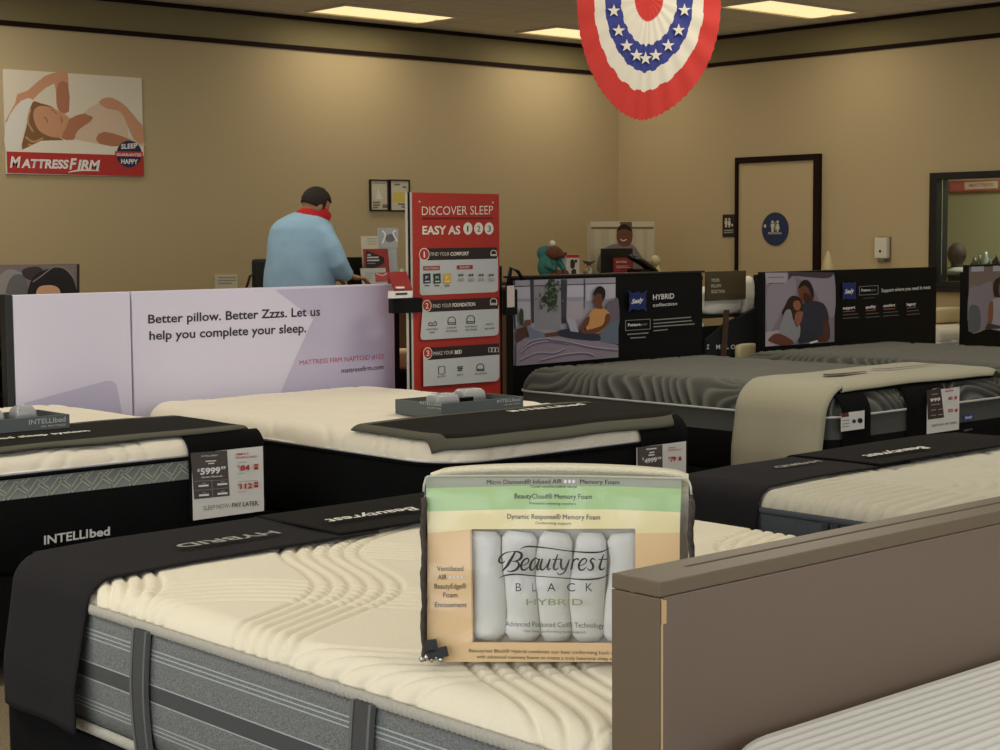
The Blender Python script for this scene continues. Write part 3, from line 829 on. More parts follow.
# ------------------------------------------------------------------ grey knit beds
B7 = Bed(5.86, 7.32, 4.38, 6.37, .36, .638, .748, .12)
B8 = Bed(7.80, 9.35, 4.55, 6.53, .36, .615, .722, .12)
def quilt_swirl(x, y, z, d):
    n = nz(x*2.1, y*2.1, z*2.5+4)*6.5 + y*11 + x*3; f = abs(n % 1-.5)*2
    g = math.exp(-((1-f)/.42)**2)
    return (g-1)*(1 if d < .13 else max(.15, 1-(d-.13)*9))
for b, lb, bl in ((B7, 'grey swirl knit mattress under the beige throw', 'black base under the grey mattress with the beige throw'),
                  (B8, 'grey swirl knit mattress behind the beige throw, below the couple photo board', 'black base under the grey mattress at the right edge')):
    root = empty('mattress', ((b.x0+b.x1)/2, (b.y0+b.y1)/2, b.zb), lb, 'mattress')
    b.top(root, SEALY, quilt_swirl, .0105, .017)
    b.ring('border_panel', root, [SEALYB, BLACKC], [(b.zb, .006), (b.zb+.02, -.003), (b.zw-.105, -.003), (b.zw-.10, 0), (b.zw-.012, 0), (b.zw-.002, .002)], [1, 1, 1, 0, 0])
    b.piping('piping', root, mat('pale_piping', (176, 176, 168), .7), b.zw-.004, (.0055, .0055), .004)
    foundation(b, bl, z0=.05)
BEIGE = mat('beige_throw', (154, 148, 124), .95, .5, 280, .05, sheen=.2)
o = runner_across('throw', B7, 4.41, 4.87, .50, None, 'beige throw draped over the corner of the grey swirl knit mattress', 'throw', BEIGE, xb=7.30, off=.020, seed=3, thick=.006, wob=.008)
p = Print((0, 0, B7.zt+.042), (0, 0, 1))
def flat(pts): p.face([Vector((a, b_, p.O.z)) for a, b_ in pts], mat('brown_fringe', (58, 46, 34), .9)); p.lift += p.step
flat([(6.14, 4.62), (6.22, 4.58), (6.44, 4.60), (6.46, 4.62), (6.26, 4.64), (6.20, 4.67)])
flat([(6.56, 4.66), (6.64, 4.62), (7.04, 4.63), (7.04, 4.64), (6.66, 4.64), (6.58, 4.68)])
e = p.done('appliqued_lettering', None); e.parent = o; e.location = e.location-o.location
# black under-runner edge with sleeves over the foot
def front_band(b, xa, xb, hang, label, cat):
    def fn(u, v):
        x = xa+(xb-xa)*u; t = b.L*.58 + v*(b.L*.34); d, h = b.edge(t); a = min(1, max(0, d)/b.rr)
        dx = min(x-b.x0, b.x1-x); hs = 0
        if dx < b.rr: k = 1-max(0, dx)/b.rr; hs = -b.rr*(1-sqrt(max(0, 1-k*k)))*.8
        return Vector((x, b.y0+d-(1-a)*.014, b.zt+h+hs+.010*a))
    return tag(cloth('bed_runner', fn, 50, 10, [BLACKC], None, None, .005), label, cat)
front_band(B7, 6.13, 7.20, 0, 'black runner edge showing under the beige throw', 'bed runner')
root, Yc, r4 = price_card('price_card', B7, 6.42, 6.74, .23, [(927, 391), (957, 387), (961.5, 429), (928, 434)], 'price card with red figures on the foot of the grey mattress', None, '', '', '', top_ext=.72)
p = Print((0, Yc, 0), (0, -1, 0), z=(860, 350, 7.143), lift=.0008)
p.poly([(474, 290), (575, 262), (600, 482), (484, 498)], ink('card_dark', (62, 50, 44)))
p.text('999', (500, 372), (572, 362), 26, WHITE, 0, .03); p.bars([(515, 280, 545, 275), (510, 318, 556, 312), (504, 392, 570, 384), (505, 430, 540, 426), (555, 425, 590, 420), (505, 468, 540, 464), (555, 462, 590, 458)], 7, GREYINK)
p.text('SIMPLE', (604, 284), (660, 276), 10, RED); p.bars([(604, 296, 664, 288)], 7, RED)
p.text('42', (624, 356), (658, 352), 22, RED, 0, .04); p.poly([(672, 330), (686, 328), (686, 350), (672, 353)], RED)
p.text('52', (624, 444), (660, 440), 22, RED, 0, .04); p.poly([(676, 420), (690, 418), (690, 440), (676, 443)], RED)
p.text('SLEEP NOW. PAY LATER.', (508, 548), (686, 524), 16, GR, 0, .01)
p.done('printed_price', kid(root, 'card_stock'))
root, Yc, r4 = price_card('info_card', B7, 5.94, 6.14, .18, [(841, 413), (864, 411), (865, 428), (842, 432)], 'small white card in a black sleeve beside the beige throw', None, '', '', '', top_ext=.62)
root['category'] = 'card'
p = Print((0, Yc, 0), (0, -1, 0), z=(680, 380, 3.125), lift=.0008)
p.poly([(503, 104), (526, 101), (528, 114), (504, 117)], ink('card_maroon', (90, 40, 44)))
p.bars([(506, 128, 528, 125), (506, 138, 528, 135), (506, 147, 528, 144)], 3, GREYINK); p.disc((543, 129), 6, ink('slate', (40, 46, 60))); p.disc((562, 127), 8, BLACK)
p.done('printed_picture', root)
# blue woven label on the base of the grey bed
p = Print((0, B7.y0-.006, 0), (0, -1, 0), z=(860, 350, 7.143), lift=.003)
p.poly([(738, 468), (770, 462), (806, 456), (806, 492), (770, 500), (738, 506)], ink('sealy_blue', (44, 62, 150)))
p.text('Sealy', (744, 492), (800, 482), 18, WHITE, .3, .02); p.text('hybrid', (740, 580), (796, 570), 14, GREYINK)
lab = p.done('woven_label', [o_ for o_ in COL.objects if o_.get('label') == 'grey swirl knit mattress under the beige throw'][0])

# ------------------------------------------------------------------ plastic sample bag on the front mattress
zb0 = B1.zt+.010
A = atz(425, 661, zb0); Bp = atz(692, 667, zb0)
U = (Bp-A).normalized(); Wd = (Bp-A).length
Nf = Vector((U.y, -U.x, 0)); Nf = Nf if Nf.dot(CAM-A) > 0 else -Nf       # towards the viewer
tilt = radians(3); V = (Vector((0, 0, 1))*cos(tilt) - Nf*sin(tilt)).normalized(); Np = U.cross(V); Np = Np if Np.dot(Nf) > 0 else -Np
HB = .302; TB = .085
root = empty('sample_bag', (A+Bp)/2, 'clear zipped plastic bag with printed mattress sample insert standing on the cream mattress', 'plastic bag')
def L3(u, v, w): return A + U*(u*Wd) + V*(v*HB) + Np*w
# foam-and-cover block: cream quilted cover wraps the top and back
bm = bmesh.new()
N_ = 24
rows = []
def capw(u): return .010*sin(pi*u)
prof_ = []
for k in range(9):
    a = pi*k/8; prof_.append((1-cos(a), sin(a)))
for i in range(N_+1):
    u = i/N_
    e = .04; x = u
    hh = .955+.055*sin(pi*min(1, max(0, u)))**.45
    row = []
    for (c, s_) in [(0, -3.0)] + prof_ + [(2, -3.0)]:
        w = -.040-(TB-.044)*c/2 + (.034*max(0, s_)**.5 if c < 1 else 0); v = (hh+.018) + .065*s_ if s_ >= 0 else .03
        row.append(bm.verts.new(L3(.015+.97*u, v, w)))
    rows.append(row)
for i in range(N_):
    for k in range(len(rows[0])-1): bm.faces.new((rows[i][k], rows[i+1][k], rows[i+1][k+1], rows[i][k+1]))
bm.faces.new(rows[0]); bm.faces.new(rows[-1][::-1])
link('cover_swatch', bm, mat('cover_cream', (226, 216, 186), .9, .6, 200, .05), root, True)
PK = (410, 450, 3.41)
p = Print(L3(0, 0, .002), Np, z=PK, lift=.0, step=.00012)
PEACH = ink('peach', (244, 208, 158)); YEL = ink('yellow', (250, 236, 184)); GRN = ink('green', (180, 212, 150)); PGREY = ink('pale_grey', (166, 168, 148)); TXT = ink('soft_black', (38, 32, 28))
p.poly([(50, 92), (925, 95), (925, 132), (720, 124), (400, 122), (55, 130)], PGREY)
p.poly([(55, 130), (400, 122), (720, 124), (925, 132), (922, 212), (680, 202), (350, 202), (58, 210)], GRN)
p.poly([(58, 210), (350, 202), (680, 202), (922, 212), (920, 282), (770, 284), (768, 268), (210, 270), (60, 284)], YEL)
p.poly([(60, 284), (210, 270), (214, 658), (58, 664)], PEACH); p.poly([(768, 268), (770, 284), (920, 282), (918, 664), (770, 660)], PEACH)
p.poly([(58, 664), (214, 655), (770, 658), (918, 664), (918, 722), (56, 722)], PEACH)
p.poly([(205, 275), (211, 271), (216, 655), (212, 658)], ink('peach_edge', (206, 168, 120)))
p.text('Micro Diamond\u00ae Infused AIR', (262, 117), (518, 114), 16, TXT, .05, .003); p.text('Memory Foam', (580, 115), (714, 117), 16, TXT, 0, .003)
for k in range(3): p.disc((530+14*k, 107), 5, WHITE, 6)
p.text('Cool comfortable sleep', (412, 128), (570, 128), 9, TXT)
p.text('BeautyCloud\u00ae Memory Foam', (357, 165), (620, 167), 18, TXT, 0, .003); p.text('Pressure relieving comfort', (408, 185), (566, 187), 9, TXT)
p.text('Dynamic Response\u00ae Memory Foam', (332, 234), (648, 237), 18, TXT, 0, .003); p.text('Conforming support', (428, 252), (550, 254), 9, TXT)
for s_, a_, b_, y_ in (('Ventilated', 92, 182, 412), ('AIR', 96, 126, 441), ('BeautyEdge\u00ae', 84, 192, 472), ('Foam', 114, 162, 502), ('Encasement', 86, 194, 535)): p.text(s_, (a_, y_), (b_, y_), 18, TXT, 0, .003)
for k in range(4): p.disc((138+13*k, 433), 5, WHITE, 6)
p.text('Beautyrest Black\u00ae Hybrid combines our best conforming back support', (202, 688), (745, 697), 12, TXT)
p.text('with advanced memory foams to create a truly luxurious sleep experience', (228, 709), (760, 717), 12, TXT)
# script logo on the clear window
q = Print(L3(0, 0, .012), Np, z=(480, 520, 7.143), lift=.0, step=.0001)
def st(pts, w=9, sm=5): q.stroke(pts, [v*1.3 for v in w] if isinstance(w, list) else w*1.25, BLACK, sm)
st([(285, 212), (320, 192), (380, 190), (500, 203), (640, 222), (780, 232), (870, 226), (932, 195)], [1, 7, 9, 6, 6, 9, 8, 1])
st([(132, 417), (180, 396), (260, 388), (400, 400), (600, 415), (750, 425), (860, 415), (922, 388)], [1, 8, 9, 6, 6, 9, 8, 1])
st([(252, 228), (222, 280), (195, 325), (158, 366)], [9, 15, 15, 6])
st([(228, 226), (180, 236), (142, 268), (138, 298), (160, 306), (178, 292)], [3, 7, 11, 11, 8, 4])
st([(228, 226), (268, 226), (296, 242), (292, 272), (262, 292), (228, 296)], [3, 9, 14, 14, 8, 3])
st([(245, 295), (272, 304), (278, 328), (255, 356), (215, 368), (190, 360)], [3, 9, 14, 13, 7, 3])
E_ = [(300, 326), (332, 314), (350, 290), (336, 274), (310, 290), (294, 325), (302, 354), (326, 354), (350, 334)]
st(E_, [4, 5, 7, 8, 10, 13, 11, 8, 3])
st([(418, 284), (398, 272), (372, 294), (358, 330), (364, 356), (384, 350), (410, 312)], [5, 7, 11, 13, 11, 6, 4]); st([(426, 276), (408, 332), (412, 354), (430, 344)], [9, 13, 10, 3])
st([(446, 276), (432, 328), (438, 354), (460, 348), (486, 308)], [9, 13, 10, 7, 4]); st([(502, 276), (484, 332), (490, 354), (508, 342)], [9, 13, 10, 3])
st([(556, 244), (530, 320), (530, 350), (548, 352), (562, 338)], [6, 13, 12, 8, 3]); st([(518, 282), (575, 278)], 6, 0)
st([(582, 276), (578, 320), (590, 352), (612, 336), (640, 278)], [9, 13, 11, 6, 5]); st([(640, 278), (620, 340), (596, 378), (566, 388), (552, 374)], [5, 10, 9, 7, 6])
st([(668, 276), (652, 354)], [8, 13], 0); st([(656, 320), (676, 284), (698, 276), (704, 288)], [4, 7, 9, 8])
st([(x_+412, y_) for x_, y_ in E_], [4, 5, 7, 8, 10, 13, 11, 8, 3])
st([(824, 286), (806, 274), (790, 292), (806, 318), (806, 346), (784, 358), (766, 344)], [5, 8, 11, 14, 12, 8, 4])
st([(884, 244), (858, 320), (858, 350), (876, 352), (892, 338)], [6, 13, 12, 8, 3]); st([(846, 282), (912, 278)], 6, 0)
for ch, a_, b_ in (('B', 256, 296), ('L', 374, 398), ('A', 482, 540), ('C', 622, 680), ('K', 756, 804)): q.text(ch, (a_, 508), (b_, 508), 62, BLACK, 0, -.002)
q.text('HYBRID', (332, 606), (735, 606), 46, ink('olive_green', (150, 158, 104)), 0, .005)
q.z = PK
q.text('Advanced Pocketed Coil\u00ae Technology', (326, 600), (662, 606), 18, TXT, 0, .003); q.text('Our best conforming back support', (388, 620), (600, 624), 9, TXT)
# rolled white swatches behind the window
bmr_w = mat('swatch_white', (222, 222, 218), .9, .4, 60)
link('insert_backing', (lambda b_: (obox(b_, L3(.03, .02, -.030), U*(Wd*.94), V*(HB*.86), Np*.004), b_)[1])(bmesh.new()), ink('backing', (196, 190, 180)), root)
for k in range(5):
    u = .232+.128*k; bm = bmesh.new(); pts = []; rad = []
    for j in range(15):
        t = j/14; v = .12+.60*t
        r = .0285+.0022*sin(2*t*pi+k*1.7)+.002*nz(t*6, k)
        if j == 0 or j == 14: r *= .72
        pts.append(L3(u+.008*sin(t*5+k), v, -.018)); rad.append((r, r*.50))
    tube(bm, pts, rad, 14, squash=U); link('rolled_swatch', bm, bmr_w, root, True)
p.done('printed_insert', root); q.done('printed_film', root)
# clear film shell, wrinkled, with dark zip piping down both sides
bm = bmesh.new()
nu, nv = 40, 30
G = []
for i in range(nu+1):
    col_ = []
    for j in range(nv+1):
        u = i/nu; v = j/nv; w = .016 + .0035*nz(u*5, v*5, 2) + .002*nz(u*14, v*9, 7) - .010*(abs(2*u-1)**8) - .008*(abs(2*v-1)**8)
        col_.append(bm.verts.new(L3(-.001+1.0*u, .005+.985*v, w)))
    G.append(col_)
for i in range(nu):
    for j in range(nv): bm.faces.new((G[i][j], G[i+1][j], G[i+1][j+1], G[i][j+1]))
link('clear_film', bm, film_mat('bag_film', (252, 252, 250), .0, .16, .12, 9), root, True)
bm = bmesh.new()
for side in (-.002, 1.000):
    obox(bm, L3(side, .02, -TB+.01), U*.0006, V*(HB*.90), Np*(TB-.012))
link('side_film', bm, film_mat('bag_film', (250, 250, 246)), root)
DPIPE = mat('zip_tape', (58, 48, 40), .7, .8, 90, .5)
for side, ws in ((.000, (.012, -.012)), (.996, (.012, -.014))):
    for w in ws:
        bm = bmesh.new(); pts = [L3(side+.003*sin(j*.9), .01+.90*j/24, w+.002*sin(j*2.1)) for j in range(25)]
        tube(bm, pts, [.0044+.0010*(j % 2) for j in range(25)], 8); link('zip_piping', bm, DPIPE, root, True)
PIPEC = film_mat('pipe_clear', (225, 225, 215), .35, .2, .3, 60)
bm = bmesh.new(); pts = []
for j in range(31):
    t = j/30
    if t < .12: k = t/.12; pts.append(L3(.000+.02*(1-cos(k*pi/2)), .945+.085*sin(k*pi/2), .011))
    elif t > .88: k = (1-t)/.12; pts.append(L3(.996-.02*(1-cos(k*pi/2)), .945+.085*sin(k*pi/2), .011))
    else: pts.append(L3(.01+.98*(t-.12)/.76, 1.030+.008*sin(pi*(t-.12)/.76), .011))
tube(bm, pts, .0019, 8); link('top_piping', bm, mat('piping_pale', (188, 186, 168), .3), root, True)
bm = bmesh.new()
obox(bm, L3(.010, .055, .020), U*.022+V*.003, V*.022-U*.004, Np*.003, .0008); obox(bm, L3(.022, .018, .020), U*.034+V*.008, V*.017-U*.004, Np*.003, .0008)
tag(link('zip_pull', bm, mat('zip_pull_black', (26, 26, 28), .5), root), 'black zip pull tabs at lower left')
bm = bmesh.new(); 
for k in range(5): ball(bm, L3(-.004+.018*k, .022+.012*(k % 2), .018), .0055, seg=10)
link('zip_slider', bm, mat('chrome', (190, 190, 190), .25, metal=1), root, True)

# ------------------------------------------------------------------ headboard display boards
BOARDK = mat('board_black', (8, 8, 9), .55, .03, spec=.25)
def board(name, x0, x1, y, z0, z1, th, label, m=BOARDK, post=True, group=None):
    root = empty(name, ((x0+x1)/2, y+th/2, 0), label, 'display board', group)
    link('panel', bx(x0, x1, y, y+th, z0, z1, .003), m, root)
    if post:
        for x in (x0+.06, x1-.06): link('post', bx(x-.03, x+.03, y+th, y+th+.04, .001, z1-.05, .003), BOARDK, root)
    return root
# lavender slogan board: two panels side by side
LAV1 = mat('lavender_light', (222, 216, 232), .5, 0); LAV2 = ink('lavender_mid', (196, 188, 212))
YB = 6.60
root = board('slogan_board', 3.795, 5.268, YB, .10, 1.190, .04, 'lavender board with dark slogan text behind the white topped mattress', LAV1)
p = Print((0, YB, 0), (0, -1, 0), z=(130, 270, 3.448))
p.poly([(500, 68), (632, 168), (610, 215), (522, 415), (512, 470), (915, 450), (913, 390), (905, 52)], LAV2)
TK = ink('slogan_black', (44, 38, 42))
p.text('Better pillow. Better Zzzs. Let us', (62, 184), (655, 157), 32, TK, 0, .018)
p.text('help you complete your sleep.', (66, 241), (607, 214), 32, TK, 0, .018)
p.text('MATTRESS FIRM NAPTOID #123', (584, 328), (873, 305), 17, ink('berry', (180, 50, 80)), 0, .002)
p.text('mattressfirm.com', (728, 355), (873, 341), 17, TK, 0, .012)
p.done('printed_slogan', kid(root, 'panel'))
link('edge_post', bx(5.270, 5.300, YB, YB+.05, .001, 1.195, .003), BOARDK, root)
root = board('plain_board', 3.235, 3.785, YB, .10, 1.190, .04, 'plain lavender board left of the slogan board', LAV1)
p = Print((0, YB, 0), (0, -1, 0), z=(0, 250, 4))
p.poly([(95, 612), (425, 523), (450, 524), (466, 540), (500, 720), (95, 720)], LAV2); p.done('printed_shape', kid(root, 'panel'))
link('edge_post', bx(3.198, 3.231, YB, YB+.05, .001, 1.195, .004), mat('post_dark', (34, 34, 34), .5), root)


SBLUE = ink('logo_blue', (28, 44, 104))
# reclining reader board
X0 = aty(513, 300, YB).x; X1 = aty(702, 300, YB).x
root = board('photo_board', X0, X1, YB, .10, 1.20, .05, 'black board with photo of a seated reader and hybrid collection lettering')
p = Print((0, YB, 0), (0, -1, 0), z=(500, 260, 6.818))
def I(n, c): return ink(n, c)
p.poly([(88, 140), (787, 118), (787, 662), (92, 720)], I('photo_lilac', (168, 160, 170)))
p.poly([(105, 182), (203, 180), (203, 262), (105, 264)], I('pane_pale', (196, 192, 202))); p.poly([(105, 285), (203, 283), (203, 440), (105, 450)], I('pane_pale', (196, 192, 202)))
p.poly([(232, 172), (412, 168), (412, 480), (236, 470)], I('photo_wall', (150, 146, 152)))
p.poly([(456, 172), (568, 168), (568, 250), (456, 255)], I('pane_pale', (196, 192, 202))); p.poly([(456, 285), (568, 280), (566, 400), (456, 415)], I('photo_warm', (184, 172, 176)))
p.poly([(584, 166), (784, 160), (784, 260), (584, 280)], I('pane_pale', (196, 192, 202)))
for a_ in ([(203, 137), (228, 136), (230, 430), (212, 430)], [(412, 132), (455, 131), (448, 432), (416, 434)], [(568, 128), (576, 128), (574, 330), (568, 332)], [(88, 140), (100, 140), (104, 470), (92, 470)]): p.poly(a_, I('photo_frame', (66, 62, 74)))
p.stroke([(90, 181), (787, 158)], 6, I('photo_frame', (66, 62, 74)), 0)
LEAF = I('leaf', (52, 66, 46))
p.poly([(328, 136), (370, 134), (372, 190), (390, 250), (370, 320), (340, 335), (318, 300), (290, 290), (270, 290), (285, 250), (315, 236), (322, 190)], LEAF, 3)
_rg = random.Random(11)
for k in range(70):
    cx_ = _rg.gauss(325, 38); cy_ = _rg.uniform(150, 345)
    if cy_ < 220: cx_ = 345+(cx_-325)*.6
    an_ = _rg.uniform(0, 6.28); l_ = _rg.uniform(11, 20); dx_, dy_ = cos(an_)*l_, sin(an_)*l_; nx_, ny_ = -sin(an_)*5, cos(an_)*5
    p.poly([(cx_-dx_, cy_-dy_), (cx_+nx_, cy_+ny_), (cx_+dx_, cy_+dy_), (cx_-nx_, cy_-ny_)], (I('leaf', (52, 66, 46)), I('leaf_light', (118, 132, 108)), I('leaf_mid', (78, 94, 66)))[k % 3])
p.poly([(92, 470), (165, 450), (170, 520), (92, 560)], I('photo_brown', (84, 50, 44))); p.poly([(150, 410), (190, 405), (190, 445), (150, 450)], I('photo_rust', (120, 70, 52)))
p.poly([(120, 330), (140, 350), (138, 440), (118, 440), (110, 380)], LEAF, 3)
p.poly([(712, 300), (745, 275), (787, 268), (787, 470), (690, 440)], I('photo_headboard', (112, 102, 112)), 3)
p.poly([(92, 570), (150, 530), (350, 515), (600, 540), (787, 580), (787, 662), (92, 720)], I('bedding', (152, 138, 150)))
p.poly([(650, 510), (720, 445), (787, 395), (787, 575), (650, 552)], I('pillow_blue', (104, 116, 130)))
p.poly([(350, 500), (430, 468), (560, 480), (650, 505), (655, 550), (500, 540), (400, 522)], I('jeans', (48, 52, 66)), 3)
p.poly([(165, 450), (220, 475), (285, 500), (285, 528), (190, 542), (175, 500)], I('sock', (124, 130, 150)), 3); p.poly([(283, 500), (372, 488), (372, 518), (285, 526)], BROWNSKIN)
p.poly([(585, 375), (622, 332), (680, 326), (728, 368), (712, 440), (650, 498), (585, 486), (566, 462)], I('shirt_orange', (212, 152, 92)), 3)
p.poly([(700, 372), (728, 372), (718, 430), (650, 492), (560, 500), (530, 484), (600, 470), (680, 440)], BROWNSKIN, 3); p.poly([(560, 400), (590, 385), (580, 440), (530, 480), (520, 470)], BROWNSKIN, 2)
p.poly([(632, 215), (690, 220), (688, 270), (672, 300), (680, 330), (640, 330), (634, 305), (622, 296), (618, 260)], BROWNSKIN, 3)
p.poly([(614, 228), (640, 184), (672, 180), (696, 210), (692, 262), (676, 262), (668, 232), (640, 228), (626, 242)], HAIRK, 3)
p.poly([(430, 390), (488, 404), (515, 492), (458, 484)], I('laptop', (182, 182, 192)))
for a_ in ([(120, 640), (200, 580), (330, 560), (450, 580)], [(110, 690), (230, 640), (350, 640), (420, 610)], [(300, 545), (420, 560), (600, 600), (780, 620)], [(250, 690), (420, 650), (560, 640), (620, 660)], [(140, 600), (200, 555), (320, 540)]):
    p.stroke(a_, 7, I('fold', (116, 102, 118)))
    p.stroke([(x_, y_-12) for x_, y_ in a_], 6, I('fold_light', (186, 178, 186)))
p.z = (615, 275, 8.333)
def sealy_logo(p, w=None):
    p.poly([(80, 125), (118, 150), (160, 138), (200, 150), (238, 122), (226, 170), (232, 212), (226, 255), (238, 300), (200, 282), (160, 292), (118, 284), (82, 306), (92, 255), (86, 212), (92, 165)], SBLUE, 3)
    p.text('Sealy', (106, 240), (208, 222), 40, WHITE, .35, .03)
sealy_logo(p)
p.text('HYBRID', (286, 206), (462, 194), 46, WHITE, 0, .012); p.text('collection', (286, 264), (486, 250), 30, WHITE, 0, .004)
def outl(pts, m, w=5):
    for i in range(len(pts)): p.stroke([pts[i], pts[(i+1) % len(pts)]], w, m, 0)
outl([(56, 378), (262, 366), (262, 448), (56, 462)], GREYINK, 5)
p.text('Posture', (76, 427), (180, 420), 26, WHITE, 0, .03); p.text('pedic', (184, 420), (238, 416), 22, GREYINK)
p.bars([(70, 494, 245, 480), (95, 524, 222, 516), (286, 374, 600, 350), (286, 404, 608, 378), (286, 430, 628, 406), (286, 464, 406, 452)], 9, GREYINK)
p.done('printed_graphic', kid(root, 'panel'))
link('top_rail', bx(X0-.02, X1+.02, YB-.006, YB+.056, 1.20, 1.212, .003), mat('rail_brown', (36, 24, 20), .5), root)
# couple board
X0 = aty(764, 300, YB).x; X1 = 10.03
root = board('photo_board', X0, X1, YB, .10, 1.192, .05, 'black board with photo of a resting couple and four columns of small text')
p = Print((0, YB, 0), (0, -1, 0), z=(755, 265, 8.333), lift=.006)
p.poly([(80, 62), (655, 62), (655, 640), (78, 680)], I('photo_grey', (134, 124, 134)))
p.poly([(78, 66), (265, 64), (260, 150), (90, 165)], I('pane_pale2', (176, 168, 176))); p.stroke([(105, 105), (235, 100)], 7, I('fold', (116, 102, 118)), 0); p.stroke([(105, 155), (235, 152)], 9, I('photo_frame', (66, 62, 74)), 0)
p.poly([(270, 64), (655, 62), (655, 100), (560, 110), (440, 100), (330, 90), (275, 130)], I('photo_shade', (70, 62, 66)))
p.poly([(95, 190), (240, 150), (320, 90), (330, 260), (250, 330), (130, 540), (90, 540)], I('pillow_mauve', (152, 142, 154)), 3)
p.poly([(330, 95), (450, 105), (600, 115), (655, 95), (655, 420), (560, 380), (480, 200), (380, 130)], I('pillow_mauve', (152, 142, 154)), 3)
p.poly([(80, 560), (200, 540), (300, 640), (300, 660), (78, 680)], I('bedding_pale', (180, 170, 174)))
p.poly([(350, 200), (372, 150), (410, 126), (450, 150), (478, 220), (480, 290), (450, 330), (400, 320), (362, 270)], BROWNSKIN, 3)
p.poly([(352, 190), (372, 145), (408, 122), (448, 140), (476, 200), (480, 265), (462, 262), (440, 200), (400, 170), (368, 190)], HAIRK, 3)
p.poly([(395, 235), (440, 245), (470, 290), (440, 320), (400, 300)], I('beard', (62, 34, 26)), 3)
p.poly([(380, 330), (470, 300), (560, 320), (600, 400), (600, 480), (560, 490), (555, 600), (500, 625), (400, 650), (350, 640), (340, 480), (370, 400)], I('tshirt_navy', (46, 48, 62)), 3)
p.poly([(556, 480), (602, 470), (616, 560), (600, 630), (520, 640), (510, 600), (560, 580)], DKSKIN, 3)
p.poly([(240, 340), (270, 280), (310, 255), (360, 270), (388, 320), (380, 380), (340, 420), (300, 470), (262, 440), (215, 400)], I('hair_dark_brown', (48, 26, 22)), 3)
p.poly([(320, 300), (360, 300), (372, 345), (350, 380), (318, 365), (308, 330)], I('skin_mid', (150, 96, 72)), 3)
p.poly([(235, 400), (262, 370), (290, 380), (310, 470), (330, 520), (365, 500), (360, 600), (300, 650), (200, 600), (190, 540)], I('sweater_grey', (148, 146, 150)), 3)
p.poly([(330, 400), (365, 385), (392, 400), (370, 480), (340, 500), (320, 450)], I('skin_mid', (150, 96, 72)), 3)
p.poly([(100, 620), (160, 570), (240, 590), (310, 640), (280, 665), (200, 668), (120, 640)], I('knee_rust', (110, 62, 48)), 3)
p.poly([(440, 645), (510, 625), (515, 640), (450, 655)], WHITE)
p.z = (830, 265, 8.696)
p.poly([(95, 148), (125, 158), (155, 148), (185, 158), (215, 146), (210, 220), (216, 300), (185, 290), (155, 298), (125, 290), (96, 302), (102, 224)], SBLUE, 2)
p.text('Sealy', (116, 250), (198, 238), 38, WHITE, .35, .03)
outl([(242, 188), (406, 178), (406, 252), (242, 262)], GREYINK, 4)
p.text('Posture', (258, 230), (338, 226), 24, WHITE, 0, .02); p.text('pedic', (342, 226), (388, 224), 20, GREYINK)
p.text('Support where you need it most', (434, 236), (860, 206), 32, WHITE, 0, .01)
for s_, a_, b_, y_ in (('support', 98, 204, 386), ('quality', 294, 384, 378), ('comfort', 446, 550, 366), ('legacy', 650, 730, 354)):
    p.text(s_, (a_, y_), (b_, y_-8), 26, WHITE, 0, .03); p.bars([(a_, y_+20, b_, y_+12)], 6, I('salmon', (170, 100, 80)))
    p.bars([(a_, y_+48, b_+24, y_+38), (a_, y_+78, b_+32, y_+68)], 6, I('dimgrey', (110, 108, 104)))
p.bars([(270, 290, 372, 282)], 4, I('dimgrey', (110, 108, 104)))
p.done('printed_graphic', kid(root, 'panel'))
# right edge board
X0 = aty(968.5, 300, YB).x
root = board('photo_board', X0, 11.92, YB, .10, 1.198, .05, 'photo board of a seated dark haired woman cut by the right edge')
p = Print((0, YB, 0), (0, -1, 0), z=(940, 260, 8.817), lift=.006)
p.poly([(250, 62), (1000, 40), (1000, 560), (242, 628)], I('photo_taupe', (138, 120, 112)))
p.poly([(270, 60), (380, 56), (380, 98), (270, 104)], I('pane_pale', (196, 192, 202))); p.poly([(460, 52), (900, 44), (900, 86), (460, 100)], I('pane_pale', (196, 192, 202)))
p.poly([(250, 260), (340, 230), (450, 195), (460, 400), (400, 560), (390, 612), (248, 625)], I('pillow_mauve', (152, 142, 154)), 3)
p.poly([(250, 420), (320, 400), (350, 480), (340, 616), (246, 626)], I('pillow_slate', (104, 108, 112)), 3)
p.poly([(465, 300), (462, 220), (490, 165), (540, 150), (600, 170), (640, 260), (640, 340), (560, 360), (500, 340)], I('hair_dark_brown', (48, 26, 22)), 3)
p.poly([(515, 210), (560, 200), (600, 230), (600, 300), (550, 340), (512, 300)], I('skin_mid', (150, 96, 72)), 3)
p.poly([(450, 360), (500, 330), (600, 345), (700, 380), (720, 600), (440, 610), (448, 480)], I('top_white', (186, 178, 186)), 3)
p.poly([(420, 400), (455, 360), (462, 440), (452, 545), (420, 550)], I('skin_mid', (150, 96, 72)), 3)
p.poly([(390, 590), (420, 555), (560, 590), (900, 570), (900, 580), (392, 612)], I('photo_shade', (70, 62, 66)))
p.done('printed_graphic', kid(root, 'panel'))
